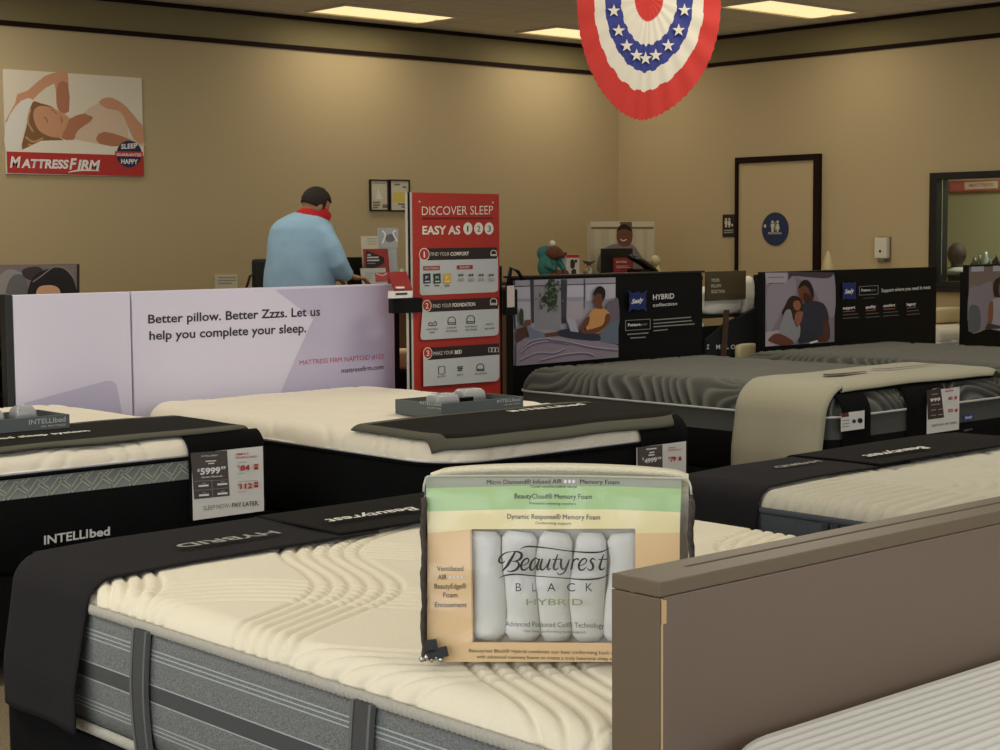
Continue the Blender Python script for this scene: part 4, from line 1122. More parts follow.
# far left photo board beyond the lavender boards
yb = 8.6
root = board('photo_board', aty(78, 264, yb).x-1.6, aty(78, 264, yb).x, yb, .10, aty(40, 264.5, yb).z, .05, 'photo board of a sleeping dark haired head beyond the plain lavender board')
p = Print((0, yb, 0), (0, -1, 0), z=(0, 255, 11.11), lift=.002)
p.poly([(-300, 110), (852, 102), (852, 640), (-300, 660)], I('photo_taupe2', (128, 112, 108)))
p.poly([(-60, 330), (60, 170), (200, 180), (300, 280), (320, 600), (-60, 600)], I('pillow_grey', (150, 144, 138)), 3)
p.poly([(90, 300), (200, 210), (300, 290), (310, 600), (60, 600)], I('pillow_shade', (104, 102, 102)), 3)
p.poly([(240, 180), (300, 140), (420, 130), (480, 180), (440, 250), (350, 280), (270, 250)], I('sheet_dark', (56, 46, 46)), 3)
p.poly([(330, 310), (440, 190), (600, 140), (730, 170), (830, 320), (830, 600), (330, 600)], HAIRK, 3)
p.poly([(410, 380), (520, 335), (620, 350), (670, 420), (660, 620), (400, 620)], SKIN, 3)
p.stroke([(360, 300), (460, 230), (600, 130), (720, 150), (820, 260)], 12, I('sheet_grey', (140, 132, 128)))
p.poly([(852, 102), (880, 102), (880, 640), (852, 640)], I('maroon_edge', (40, 18, 16)))
p.done('printed_graphic', kid(root, 'panel'))

# ------------------------------------------------------------------ red three step stand
YS = 6.40
SRED = mat('stand_red', (170, 46, 33), .4)
x0, x1 = aty(413.3, 300, YS).x, aty(500, 300, YS).x; zt_ = aty(455, 193, YS).z
root = empty('standing_sign', ((x0+x1)/2, YS, 0), 'tall red standing sign listing three numbered steps', 'sign')
link('panel', bx(x0, x1, YS, YS+.02, .12, zt_, .004), SRED, root)
STM = mat('stand_silver', (190, 184, 168), .4)
for xa, m_ in ((x0-.040, STM), (x0-.027, BOARDK), (x0-.0125, STM)): link('pole', bx(xa, xa+.012, YS+.0, YS+.008, .02, zt_, .003), m_, root)
link('pole', bx(x1+.004, x1+.034, YS+.02, YS+.05, .02, 1.27, .003), BOARDK, root)
link('foot', bx(x0-.16, x1+.10, YS-.12, YS+.16, .001, .022, .004), BOARDK, root)
p = Print((0, YS, 0), (0, -1, 0), z=(400, 190, 7.5))
OFFW = I('offwhite', (226, 218, 200)); PANEL = I('pale_panel', (190, 192, 188)); DK = I('dark_header', (40, 30, 28)); DRED = I('deep_red', (110, 16, 18))
p.text('DISCOVER SLEEP', (163, 188), (696, 182), 68, OFFW, 0, -.004); p.poly([(165, 205), (695, 206), (695, 219), (165, 222)], DRED)
p.text('EASY AS', (166, 332), (450, 330), 66, OFFW, 0, .03)
for k, x_ in enumerate((507, 587, 665)): p.disc((x_, 289), 34, OFFW, 46); p.text(str(k+1), (x_-(12 if k else 7), 312), (x_+(14 if k else 4), 312), 46, DK, 0, .0)
# the three rounded boxes
def step(zm, hdr, boxq, num, head1, head2, sp):
    p.z = zm; p.poly(boxq, PANEL); p.poly(hdr, DK)
    x_, y_, rx, ry = num[1:]
    p.disc((x_, y_), rx, OFFW, ry); p.disc((x_, y_), rx*.86, SRED, ry*.86); w_ = .13 if num[0] == '1' else .33; p.text(num[0], (x_-rx*w_, y_+ry*.48), (x_+rx*w_, y_+ry*.48), ry, OFFW, 0, .01)
    p.text(head1[0], head1[1], head1[2], head1[3], OFFW, 0, -.008); p.text(head2[0], head2[1], head2[2], head2[3], OFFW, 0, .03)
step((400, 190, 7.5), [(190, 438), (722, 430), (724, 515), (190, 528)], [(145, 500), (732, 500), (732, 740), (728, 758), (705, 766), (160, 790), (145, 775)], ('1', 178, 483, 40, 48), ('FIND YOUR', (226, 494), (366, 492), 28), ('COMFORT', (374, 492), (512, 489), 28), 0)
p.poly([(168, 572), (294, 568), (294, 600), (170, 604)], I('tag_maroon', (150, 50, 50))); p.text('MATTRESS', (180, 596), (284, 593), 16, OFFW); p.poly([(420, 566), (540, 562), (540, 592), (422, 596)], I('tag_maroon', (150, 50, 50))); p.text('BUDGET', (444, 588), (518, 586), 16, OFFW)
for x_, cc, ch in ((168, (36, 38, 62), 'F'), (243, (28, 66, 48), 'M'), (318, (212, 168, 64), 'P')):
    p.poly([(x_, 628), (x_+54, 624), (x_+56, 698), (x_+2, 702)], I('swatch%d' % x_, cc)); p.text(ch, (x_+18, 668), (x_+38, 667), 24, OFFW); p.bars([(x_+12, 686, x_+46, 684)], 7, OFFW); p.bars([(x_+8, 718, x_+46, 716)], 6, DK)
for x_ in (425, 500, 576, 650): p.text('$$', (x_+4, 646), (x_+42, 643), 18, DK, 0, .02); p.bars([(x_, 668, x_+46, 665), (x_+2, 680, x_+48, 677)], 7, GREYINK)
def bedicon(x_, y_, w, m_): p.stroke([(x_, y_), (x_, y_-w*.7), (x_+w*.25, y_-w), (x_+w*.75, y_-w), (x_+w, y_-w*.7), (x_+w, y_)], 5, m_, 3); p.bars([(x_, y_-w*.25, x_+w, y_-w*.25), (x_-3, y_-2, x_+w+3, y_-2)], 5, m_)
bedicon(670, 494, 40, OFFW)
step((400, 290, 7.146), [(180, 74), (688, 52), (690, 134), (180, 158)], [(150, 120), (694, 110), (692, 300), (684, 318), (664, 325), (160, 356), (140, 352), (134, 330)], ('2', 180, 112, 33, 42), ('FIND YOUR', (222, 128), (354, 121), 28), ('FOUNDATION', (362, 120), (524, 112), 28), 0)
bedicon(330, 246, 52, DK); bedicon(464, 238, 54, DK); bedicon(632, 106, 44, OFFW)
p.stroke([(186, 250), (200, 228), (215, 244), (238, 222), (244, 250), (190, 252)], 5, DK, 2)
p.text('ADJUSTABLE', (172, 286), (256, 282), 12, DK); p.text('BASE', (198, 308), (232, 306), 12, DK); p.text('STANDARD', (318, 276), (388, 272), 12, DK); p.text('BOX SPRING', (314, 300), (394, 296), 12, DK)
p.text('LOW PROFILE', (450, 268), (536, 264), 12, DK); p.text('BOX SPRING', (452, 290), (534, 286), 12, DK); p.text('SPECIAL', (596, 250), (652, 246), 12, DK); p.text('BED FRAME', (588, 282), (660, 276), 12, DK)
step((400, 290, 7.146), [(180, 412), (688, 380), (692, 460), (180, 500)], [(148, 450), (692, 430), (692, 620), (682, 640), (664, 650), (150, 688)], ('3', 180, 450, 33, 42), ('MAKE YOUR', (220, 466), (362, 456), 28), ('BED', (372, 456), (422, 452), 28), 0)
p.stroke([(255, 548), (300, 542), (302, 590), (286, 600), (256, 598), (255, 548)], 5, DK, 0); p.bars([(390, 550, 430, 546), (392, 562, 430, 558), (392, 574, 424, 571)], 8, DK); bedicon(530, 576, 48, DK)
p.text('PILLOWS', (246, 624), (308, 618), 12, DK); p.text('SHEETS', (386, 612), (432, 608), 12, DK); p.text('PROTECTORS', (514, 604), (598, 598), 12, DK)
for k in range(3): p.stroke([(612+24*k, 412), (632+24*k, 410), (632+24*k, 440), (612+24*k, 442), (612+24*k, 412)], 4, OFFW, 0)
p.done('printed_steps', kid(root, 'panel'))
for x_ in (x0+.045, x1-.045): bm = bmesh.new(); ball(bm, (x_, YS-.001, zt_-.045), .006, seg=8, s=(1, .5, 1)); link('screw', bm, STM, root, True)
# red literature tray clamped to the left of the stand
zc = 1.10
YT = YS-.10
xt0, xt1 = aty(391, 280, YT).x, aty(411, 280, YT).x
zb_t, zt_t = aty(401, 291, YT).z, aty(401, 273, YT).z
root = empty('literature_tray', ((xt0+xt1)/2, YS-.05, zc), 'red and black literature tray clamped beside the red standing sign', 'tray')
link('clamp', bx(xt0+.06, x0+.03, YS-.035, YS-.001, aty(401, 314, YT).z, aty(401, 299, YT).z, .004), BOARDK, root)
bm = bmesh.new(); obox(bm, Vector((xt0+.015, YT, zb_t)), Vector((xt1-xt0-.01, 0, 0)), Vector((.02, .07, zt_t-zb_t)), Vector((0, -.006, .006)), .001); link('tray_bed', bm, mat('tray_red', (150, 44, 40), .5), root)
bm = bmesh.new(); obox(bm, Vector((xt0+.015, YT-.004, aty(401, 298, YT).z)), Vector((xt1-xt0-.012, 0, 0)), Vector((0, -.004, zb_t-aty(401, 298, YT).z)), Vector((0, .05, 0)), .001); link('leaflets', bm, WHITE, root)
bm = bmesh.new(); obox(bm, Vector((xt0+.02, YT-.0105, aty(401, 294.6, YT).z)), Vector((.07, 0, 0)), Vector((0, -.0005, .008)), Vector((0, .002, 0))); link('leaflet_print', bm, BLACK, root)
bm = bmesh.new(); obox(bm, Vector((xt0+.03, YT-.0025, zb_t+.012)), Vector((.05, 0, 0)), Vector((0, .008, .008)), Vector((0, -.004, .001))); link('leaflet_print', bm, WHITE, root)
xr = x1+.01
root = empty('literature_tray', (xr+.05, YS-.02, zc), 'small white and black literature holder right of the red standing sign', 'tray')
link('holder', bx(xr+.005, xr+.085, YS-.03, YS-.001, 1.02, 1.15, .003), BOARDK, root)
link('leaflet', bx(xr+.010, xr+.060, YS-.034, YS-.031, 1.06, 1.17), mat('leaflet_pink', (214, 196, 190), .6), root)
bm = bmesh.new(); tube(bm, [(xr+.03, YS-.01, 1.15), (xr+.04, YS-.03, 1.26), (xr+.09, YS-.03, 1.24), (xr+.12, YS-.03, 1.20)], .010, 8); link('arm', bm, BOARDK, root, True)

# ------------------------------------------------------------------ wall items
# large advert poster
p0 = aty(3, 68.4, YW-.02); p1 = aty(141.8, 78, YW-.02); p2 = aty(143.9, 176.8, YW-.02)
root = empty('wall_poster', ((p0.x+p1.x)/2, YW-.01, p2.z), 'large poster of a sleeping woman with red banner on the long wall', 'poster')
link('poster_board', bx(p0.x, p1.x, YW-.020, YW-.002, p2.z, p1.z, .002), OFFW, root)
p = Print((0, YW-.02, 0), (0, -1, 0), z=(0, 0, 3.948), lift=.0015)
p.poly([(15, 272), (557, 308), (566, 614), (25, 600)], I('poster_cream', (226, 214, 190)))
PSK = I('poster_skin', (206, 150, 112)); PSK2 = I('poster_skin_shade', (180, 118, 84))
p.poly([(60, 405), (68, 372), (108, 358), (176, 300), (240, 284), (266, 288), (270, 340), (272, 440), (236, 440), (222, 404), (214, 330), (150, 372), (126, 396), (84, 396), (36, 470), (20, 480)], PSK, 2)
p.poly([(228, 330), (268, 330), (272, 440), (236, 440), (222, 404)], PSK2, 2)
p.poly([(20, 500), (60, 420), (108, 388), (128, 402), (108, 460), (90, 530), (74, 598), (22, 597)], I('poster_white', (228, 222, 208)), 2)
p.poly([(126, 406), (160, 408), (200, 420), (222, 440), (170, 450), (160, 520), (236, 545), (250, 560), (180, 560), (88, 594), (104, 500)], I('poster_hair', (134, 92, 52)), 3)
for a_ in ([(100, 540), (130, 560), (170, 545)], [(110, 570), (150, 575), (200, 555)], [(120, 430), (110, 480), (130, 520)]): p.stroke(a_, 7, I('poster_hair_light', (190, 150, 96)))
p.poly([(130, 452), (150, 420), (200, 424), (250, 448), (276, 470), (270, 500), (250, 540), (200, 540), (150, 512)], PSK, 3)
p.stroke([(172, 462), (182, 470), (186, 484)], 4, I('poster_hair', (134, 92, 52))); p.stroke([(200, 432), (212, 438), (222, 450)], 3, I('poster_hair', (134, 92, 52))); p.stroke([(238, 462), (244, 474), (240, 484)], 4, I('lip', (170, 70, 60)))
p.poly([(242, 545), (262, 500), (276, 468), (330, 448), (366, 460), (350, 485), (310, 512), (290, 552)], PSK2, 2)
p.poly([(300, 552), (310, 512), (352, 484), (366, 462), (330, 446), (380, 410), (440, 396), (490, 440), (505, 540), (560, 560), (562, 576), (400, 570)], I('poster_top', (216, 190, 160)), 2)
p.poly([(380, 540), (410, 520), (480, 538), (530, 566), (470, 580), (392, 568)], PSK2, 2)
p.poly([(388, 402), (424, 384), (462, 396), (500, 424), (545, 478), (562, 500), (562, 568), (524, 545), (488, 460), (460, 436), (420, 428)], PSK, 2)
p.poly([(78, 596), (160, 556), (300, 552), (440, 578), (566, 576), (566, 618), (25, 602)], I('poster_sheet', (234, 222, 200)))
p.poly([(25, 598), (566, 615), (568, 697), (28, 682)], RED)
p.text('M', (38, 660), (80, 661), 46, WHITE, .15, .03); p.text('ATTRESS', (82, 661), (270, 665), 36, WHITE, .15, .04); p.text('F', (272, 668), (302, 668), 46, WHITE, .2, .03); p.text('IRM', (304, 668), (394, 670), 40, WHITE, .2, .04)
p.stroke([(268, 680), (320, 672), (390, 674)], [3, 7, 3], WHITE)
p.disc((508, 608), 50, NAVY, 53); p.poly([(452, 597), (562, 600), (562, 620), (452, 617)], I('band_red', (190, 60, 50))); p.text('GUARANTEE', (458, 615), (556, 617), 11, WHITE, 0, .02)
p.text('SLEEP', (476, 588), (540, 584), 20, WHITE, 0, .03); p.text('HAPPY', (476, 646), (542, 648), 20, WHITE, 0, .03)
p.done('printed_picture', root)
# framed certificates and notice
def framed(x0, y0, x1, y1, label, nm, cat, fc, plane=YW, extra=None, group=None, ft=.012):
    a = aty(x0, y0, plane-.02); b_ = aty(x1, y1, plane-.02); r = empty(nm, ((a.x+b_.x)/2, plane-.01, b_.z), label, cat, group)
    if ft:
        bm = bmesh.new()
        for q_ in ((a.x, b_.x, a.z-ft, a.z), (a.x, b_.x, b_.z, b_.z+ft), (a.x, a.x+ft, b_.z+ft, a.z-ft), (b_.x-ft, b_.x, b_.z+ft, a.z-ft)): box(bm, q_[0], q_[1], plane-.026, plane-.002, q_[2], q_[3], .002)
        link('frame', bm, fc, r)
    link('paper', bx(a.x+ft, b_.x-ft, plane-.016, plane, b_.z+ft, a.z-ft), I('paper_tan', (206, 196, 170)), r)
    if extra:
        p = Print((0, plane-.016, 0), (0, -1, 0), z=(240, 150, 5), lift=.001); extra(p); p.done('printed_text', r)
    return r
FRK = mat('frame_black', (28, 22, 18), .4)
def c1(p):
    p.bars([(670, 165, 725, 167)], 4, GREYINK); p.poly([(680, 245), (690, 190), (712, 245)], I('paper_white', (224, 220, 205)))
    p.bars([(664, 262, 700, 262), (664, 275, 700, 275), (664, 287, 690, 287)], 8, I('dimtext', (120, 112, 96))); p.poly([(712, 272), (736, 272), (736, 290), (712, 290)], I('dimtext', (120, 112, 96)))
def c2(p):
    p.poly([(766, 212), (826, 213), (826, 258), (766, 256)], I('note_yellow', (214, 190, 80))); p.bars([(770, 172, 800, 173), (812, 185, 832, 186), (790, 270, 830, 272), (808, 284, 832, 286)], 8, I('dimtext', (120, 112, 96)))
framed(370.0, 179.3, 388.8, 211, 'left of two small framed notices on the long wall, plain white sheet', 'framed_notice', 'framed notice', FRK, extra=c1)
framed(389.6, 179.3, 410.0, 211.5, 'right of two small framed notices on the long wall, with yellow patch', 'framed_notice', 'framed notice', FRK, extra=c2)
def c3(p): p.z = (130, 270, 3.448); p.bars([(302, 26, 366, 26), (302, 36, 366, 36), (302, 46, 350, 46)], 4, GREYINK)
framed(215.5, 275, 238, 290, 'small white paper notice on the wall above the slogan board', 'paper_notice', 'notice', FRK, extra=c3, ft=0)
# restroom signs and dispenser on the right wall
XS = XW-.026
c = atx(775.5, 229, XS); rr_ = (atx(762.5, 229, XS).y-atx(788.8, 229, XS).y)/2
root = empty('restroom_sign', (XS-.002, c.y, c.z-rr_), 'round navy restroom sign on the door', 'sign')
bm = bmesh.new(); tube(bm, [(XS-.008, c.y, c.z), (XS-.001, c.y, c.z)], rr_, 40); link('disc', bm, mat('sign_blue', (34, 50, 84), .45), root)
p = Print((XS-.008, 0, 0), (-1, 0, 0), z=(700, 140, 3.333), lift=.001)
SW = I('sign_white', (206, 200, 180))
def folk(x_, y_, s_, m_, skirt=False):
    p.disc((x_, y_-15*s_), 3.6*s_, m_, 4*s_, 10)
    if skirt: p.poly([(x_-3*s_, y_-10*s_), (x_+3*s_, y_-10*s_), (x_+6.5*s_, y_+6*s_), (x_+2.5*s_, y_+6*s_), (x_+2.5*s_, y_+14*s_), (x_-2.5*s_, y_+14*s_), (x_-2.5*s_, y_+6*s_), (x_-6.5*s_, y_+6*s_)], m_)
    else: p.poly([(x_-5*s_, y_-10*s_), (x_+5*s_, y_-10*s_), (x_+5*s_, y_+1*s_), (x_+3*s_, y_+1*s_), (x_+3*s_, y_+14*s_), (x_-3*s_, y_+14*s_), (x_-3*s_, y_+1*s_), (x_-5*s_, y_+1*s_)], m_)
folk(242, 290, 1.15, SW); folk(259, 290, 1.15, SW, True); p.stroke([(250.5, 272), (250.5, 304)], 1.5, SW, 0); p.text('RESTROOM', (228, 314), (272, 314), 7, SW, 0, .02)
p.poly([(213, 284), (220, 280), (221, 292), (214, 292)], SW)
p.done('pictogram', root)
a = atx(722.5, 214.5, XW-.008); b_ = atx(734.8, 237, XW-.008)
root = empty('restroom_plaque', (XW-.006, (a.y+b_.y)/2, b_.z), 'small dark rectangular restroom plaque on the wall left of the door', 'sign')
link('plate', bx(XW-.009, XW, b_.y, a.y, b_.z, a.z, .002), I('plaque', (44, 32, 34)), root)
p = Print((XW-.009, 0, 0), (-1, 0, 0), z=(700, 140, 3.333), lift=.001); folk(87, 278, .95, SW); folk(98, 278, .95, SW, True); p.disc((108, 284), 3, SW, 5, 8); p.bars([(80, 302, 112, 300), (80, 309, 112, 307)], 4, GREYINK); p.done('pictogram', root)
a = atx(874.5, 237.5, XW-.06); b_ = atx(886.5, 262, XW-.06)
root = empty('soap_dispenser', (XW-.05, (a.y+b_.y)/2, b_.z), 'white sanitizer dispenser on the wall between door and window', 'dispenser')
link('body', bx(XW-.066, XW-.012, b_.y, a.y, b_.z+.03, a.z, .012), mat('dispenser_white', (214, 208, 190), .35), root)
link('back_plate', bx(XW-.012, XW-.0, b_.y-.004, a.y+.006, b_.z, a.z+.006, .003), mat('dispenser_shade', (120, 104, 80), .5), root)
link('nozzle', bx(XW-.060, XW-.025, b_.y+.03, a.y-.03, b_.z, b_.z+.031, .004), mat('nozzle_grey', (110, 104, 94), .4), root)
bm = bmesh.new(); yc = (a.y+b_.y)/2; tube(bm, [(XW-.068, yc, a.z-.115), (XW-.064, yc, a.z-.115)], .012, 12); link('sight_window', bm, BLACK, root)

# ------------------------------------------------------------------ service counter with things on it
CW = mat('counter_wood', (92, 66, 44), .5, .1, 20)
ZK = 1.075
def counter(x0, x1, y0, y1, label):
    r = empty('service_counter', ((x0+x1)/2, (y0+y1)/2, 0), label, 'counter')
    link('worktop', bx(x0, x1, y0, y1, ZK-.035, ZK, .004), mat('counter_top', (52, 40, 34), .4), r)
    link('front_panel', bx(x0+.03, x1-.03, y0+.03, y0+.05, .001, ZK-.036, .002), CW, r)
    for x_ in (x0+.03, x1-.06): link('side_panel', bx(x_, x_+.03, y0+.051, y1-.03, .001, ZK-.036, .002), CW, r)
counter(6.95, 8.05, 8.6, 9.2, 'dark topped service counter beside the standing person')
counter(8.5, 11.0, 9.55, 10.15, 'dark topped counter behind the hybrid collection board')
# items behind the slogan board, near the person
def card3(x0, y0, x1, y1, Y, nm, label, cat, m_, z, fn=None, th=.004, lean=.03):
    a = aty(x0, y0, Y); b_ = aty(x1, y1, Y); zlow = min(b_.z, 9)
    r = empty(nm, ((a.x+b_.x)/2, Y, ZK), label, cat)
    bm = bmesh.new(); obox(bm, Vector((a.x, Y, ZK if z else b_.z)), Vector((b_.x-a.x, 0, 0)), Vector((0, lean, a.z-(ZK if z else b_.z))), Vector((0, th, 0)), .001)
    link('sheet', bm, m_, r)
    if z:
        bm = bmesh.new(); obox(bm, Vector((a.x+.02, Y+.004, ZK)), Vector((b_.x-a.x-.04, 0, 0)), Vector((0, .07, 0)), Vector((0, 0, .006)), .001)
        obox(bm, Vector(((a.x+b_.x)/2-.008, Y+.005, ZK+.004)), Vector((.016, 0, 0)), Vector((0, .004, 0)), Vector((0, lean*.6, (a.z-ZK)*.6)), .001); link('stand', bm, mat('acrylic_grey', (120, 120, 116), .3), r)
    if fn:
        n_ = Vector((0, -(a.z-(ZK if z else b_.z)), lean)).normalized()
        p = Print((0, Y, ZK if z else b_.z), n_, z=(350, 220, 9.375), lift=.002); fn(p); p.done('printed_text', r)
    return r
card3(363.5, 236, 381, 268, 8.95, 'leaflet', 'pale sheet standing behind the red and black card on the counter', 'leaflet', I('paper_tan', (206, 196, 170)), True, lambda p: p.bars([(160, 175, 255, 175), (160, 200, 250, 200), (165, 225, 250, 225)], 5, GREYINK))
def foil(p):
    p.poly([(285, 82), (455, 80), (445, 262), (285, 262)], I('foil', (176, 178, 176))); p.poly([(330, 150), (400, 130), (430, 170), (390, 205), (340, 200)], I('foil_dark', (110, 110, 112)), 3); p.stroke([(300, 100), (330, 140), (300, 220)], 14, WHITE); p.stroke([(430, 100), (400, 120), (440, 200)], 14, WHITE)
card3(380, 228, 398.5, 262, 9.0, 'silver_pouch', 'shiny silver pouch standing above the other counter leaflets', 'pouch', I('foil', (176, 178, 176)), True, foil)
def rb(p):
    p.poly([(152, 285), (318, 345), (320, 400), (235, 455), (148, 455)], I('card_black', (34, 28, 28))); p.poly([(175, 290), (330, 340), (322, 352)], RED)
    p.text('ASK', (160, 334), (196, 333), 14, WHITE, 0, .03); p.bars([(158, 352, 265, 350), (158, 380, 272, 378)], 14, I('pale_text', (200, 196, 190))); p.bars([(160, 408, 235, 407)], 7, GREYINK)
card3(366, 249, 391, 268.5, 8.85, 'counter_card', 'red and black printed card on the counter', 'card', I('card_red', (150, 50, 44)), True, rb)
card3(363, 268.5, 388.5, 286, 8.76, 'counter_card', 'white printed card with a red picture standing before the red and black card', 'card', I('card_grey', (184, 184, 178)), True, lambda p: (p.poly([(232, 495), (355, 490), (350, 575), (240, 580)], I('card_redlight', (180, 76, 70))), p.stroke([(240, 500), (300, 520), (345, 500)], 6, WHITE), p.bars([(140, 500, 215, 499), (140, 525, 210, 524), (140, 550, 205, 549)], 5, GREYINK)))
# small monitor and jar on the counter
def screen(x0, y0, x1, y1, Y, label, nm='monitor', cat='monitor', th=.03):
    a = aty(x0, y0, Y); b_ = aty(x1, y1, Y); r = empty(nm, ((a.x+b_.x)/2, Y, ZK), label, cat)
    link('screen', bx(a.x, b_.x, Y, Y+th, ZK+.03, a.z, .006), mat('monitor_black', (17, 16, 17), .35), r)
    cx = (a.x+b_.x)/2
    link('stand', bx(cx-.03, cx+.03, Y+th*.3, Y+th+.02, ZK, ZK+.10, .003), mat('monitor_black', (17, 16, 17), .35), r)
    link('base', bx(cx-.09, cx+.09, Y-.03, Y+.12, ZK, ZK+.012, .003), mat('monitor_black', (17, 16, 17), .35), r)
    return r
screen(349, 257, 372, 285, 9.05, 'black monitor on the counter in front of the standing person')
bm = bmesh.new(); cpt = aty(400.5, 280, 9.05); lathe(bm, (cpt.x, cpt.y, ZK), [(.035, 0), (.04, .01), (.04, .09), (.03, .11), (.022, .12), (.022, .135)], 16)
tag(link('jar', bm, mat('jar_glass', (176, 180, 150), .2), None, True), 'small pale green jar beside the silver pouch', 'jar')

# things on the far counter
Y2 = 9.7
def pl(x, y, Y=Y2): return aty(x, y, Y)
# plush toy in a teal hooded coat
c = pl(552, 278); zf = ZK
root = empty('plush_toy', (c.x, Y2, zf), 'teal and brown plush toy sitting on the counter', 'plush toy')
TEAL = mat('plush_teal', (62, 118, 110), .95, .8, 90, .15); PBR = mat('plush_brown', (110, 66, 42), .95, .8, 90, .15)
bm = bmesh.new(); ball(bm, (c.x-.03, Y2+.02, zf+.105), .09, s=(1, .8, 1.15), seg=20); ball(bm, (c.x-.03, Y2+.05, zf+.21), .065, s=(1.1, .9, 1), seg=18); ball(bm, (c.x+.075, Y2+.07, zf+.175), .085, s=(.75, .5, 1.2), seg=18)
link('coat', remeshed(bm, .008), TEAL, root, True)
bm = bmesh.new(); ball(bm, (c.x-.005, Y2-.03, zf+.215), .066, s=(1.05, .9, .85), seg=20); ball(bm, (c.x+.035, Y2-.07, zf+.20), .034, s=(1.2, 1, .8), seg=14); link('face', remeshed(bm, .006), PBR, root, True)
bm = bmesh.new(); ball(bm, (c.x+.06, Y2-.095, zf+.208), .010, seg=10); link('nose', bm, BLACK, root, True)
bm = bmesh.new()
for dx in (-.02, .03): ball(bm, (c.x+dx, Y2-.083, zf+.235), .005, seg=8)
link('eyes', bm, BLACK, root, True)
for dx in (-.02, .05):
    bm = bmesh.new(); tube(bm, [(c.x+dx-.02, Y2, zf+.05), (c.x+dx, Y2-.05, zf+.035), (c.x+dx+.01, Y2-.09, zf+.05)], [.03, .034, .026], 12); ball(bm, (c.x+dx+.01, Y2-.09, zf+.05), .030, seg=12); link('leg', bm, PBR, root, True)
for dx, e in ((-.085, -1), (.07, 1)):
    bm = bmesh.new(); tube(bm, [(c.x+dx*.6, Y2-.01, zf+.16), (c.x+dx, Y2-.05, zf+.11), (c.x+dx*.7, Y2-.08, zf+.09)], [.028, .028, .02], 12); ball(bm, (c.x+dx*.7, Y2-.08, zf+.09), .021, seg=10); link('arm', bm, TEAL, root, True)
bm = bmesh.new(); ball(bm, (c.x-.012, Y2-.02, zf+.288), .024, seg=14); link('pompom', bm, mat('plush_white', (230, 226, 214), .95, .8, 120), root, True)
# boxed figure
a = pl(566, 255); b_ = pl(579.5, 255); zt2 = pl(573, 254.5).z
root = empty('toy_box', ((a.x+b_.x)/2, Y2-.05, ZK), 'white and red box with dark figures beside the plush toy', 'box')
a = pl(566.5, 254.5, Y2-.1); b_ = pl(579.5, 254.5, Y2-.1)
link('carton', bx(a.x, b_.x, Y2-.1, Y2-.03, ZK, a.z, .002), I('carton_white', (206, 198, 184)), root)
p = Print((0, Y2-.1, 0), (0, -1, 0), z=(505, 235, 10.526), lift=.001)
p.poly([(645, 206), (782, 206), (782, 240), (645, 240)], RED); p.poly([(690, 270), (720, 260), (735, 300), (725, 350), (690, 345)], I('fig_dark', (52, 40, 40)), 3); p.poly([(700, 370), (740, 360), (745, 420), (705, 425)], I('fig_dark', (52, 40, 40)), 3); p.disc((745, 275), 14, I('fig_dark', (52, 40, 40)), 18, 10)
p.done('printed_figures', root)
# small silver ornament
c = pl(589, 278); bm = bmesh.new(); lathe(bm, (c.x, Y2, ZK), [(.03, 0), (.045, .02), (.05, .05), (.03, .08), (.012, .10), (.02, .115), (.05, .135), (.055, .15), (.01, .152)], 18)
tag(link('ornament', bm, mat('pewter', (150, 140, 120), .4, metal=.7), None, True), 'small pewter ornament between the toy box and leaning picture', 'ornament')
# leaning picture of a smiling man
YP = 10.05
a = aty(590, 223, YP); b_ = aty(655, 223, YP)
root = empty('leaning_picture', ((a.x+b_.x)/2, YP, ZK), 'large pale framed picture of a smiling man near the room corner', 'picture')
link('canvas', bx(a.x, b_.x, YP, YP+.035, ZK, a.z, .004), I('canvas_cream', (190, 176, 146)), root)
p = Print((0, YP, 0), (0, -1, 0), z=(580, 210, 8.333), lift=.001)
p.poly([(85, 95), (620, 95), (612, 140), (88, 140)], I('lattice_pale', (206, 196, 168))); p.poly([(92, 140), (612, 140), (608, 158), (96, 158)], I('lattice_shade', (118, 98, 68)))
for x_ in (120, 240, 470, 560): p.poly([(x_, 165), (x_+55, 165), (x_+50, 540), (x_-5, 540)], I('lattice_pale2', (200, 188, 158)))
p.poly([(330, 100), (430, 100), (432, 150), (336, 150)], I('lattice_shade2', (104, 86, 60)))
p.poly([(150, 400), (220, 310), (310, 280), (440, 290), (520, 400), (600, 450), (600, 540), (180, 540)], I('sweat_grey', (128, 120, 116)), 3)
p.poly([(305, 190), (320, 150), (390, 130), (430, 160), (436, 230), (415, 290), (360, 305), (318, 280), (304, 230)], BROWNSKIN, 3)
p.poly([(302, 180), (330, 130), (380, 118), (420, 150), (430, 180), (380, 160), (330, 165)], HAIRK, 3)
p.stroke([(335, 245), (360, 256), (385, 245)], 8, WHITE); p.disc((345, 205), 4, HAIRK); p.disc((378, 203), 4, HAIRK)
p.done('printed_picture', root)
r = screen(603, 248.5, 633, 275, 9.76, 'black monitor with red sticker before the leaning picture')
p = Print((0, 9.76, 0), (0, -1, 0), z=(580, 210, 8.333), lift=.002); p.poly([(275, 400), (430, 395), (440, 540), (280, 548)], I('card_red', (150, 50, 44))); p.text('MATTRESS', (300, 440), (390, 438), 14, WHITE, 0, .02); p.bars([(300, 468, 400, 466), (302, 482, 420, 478)], 5, I('pale_text', (200, 196, 190))); p.done('sticker', r)
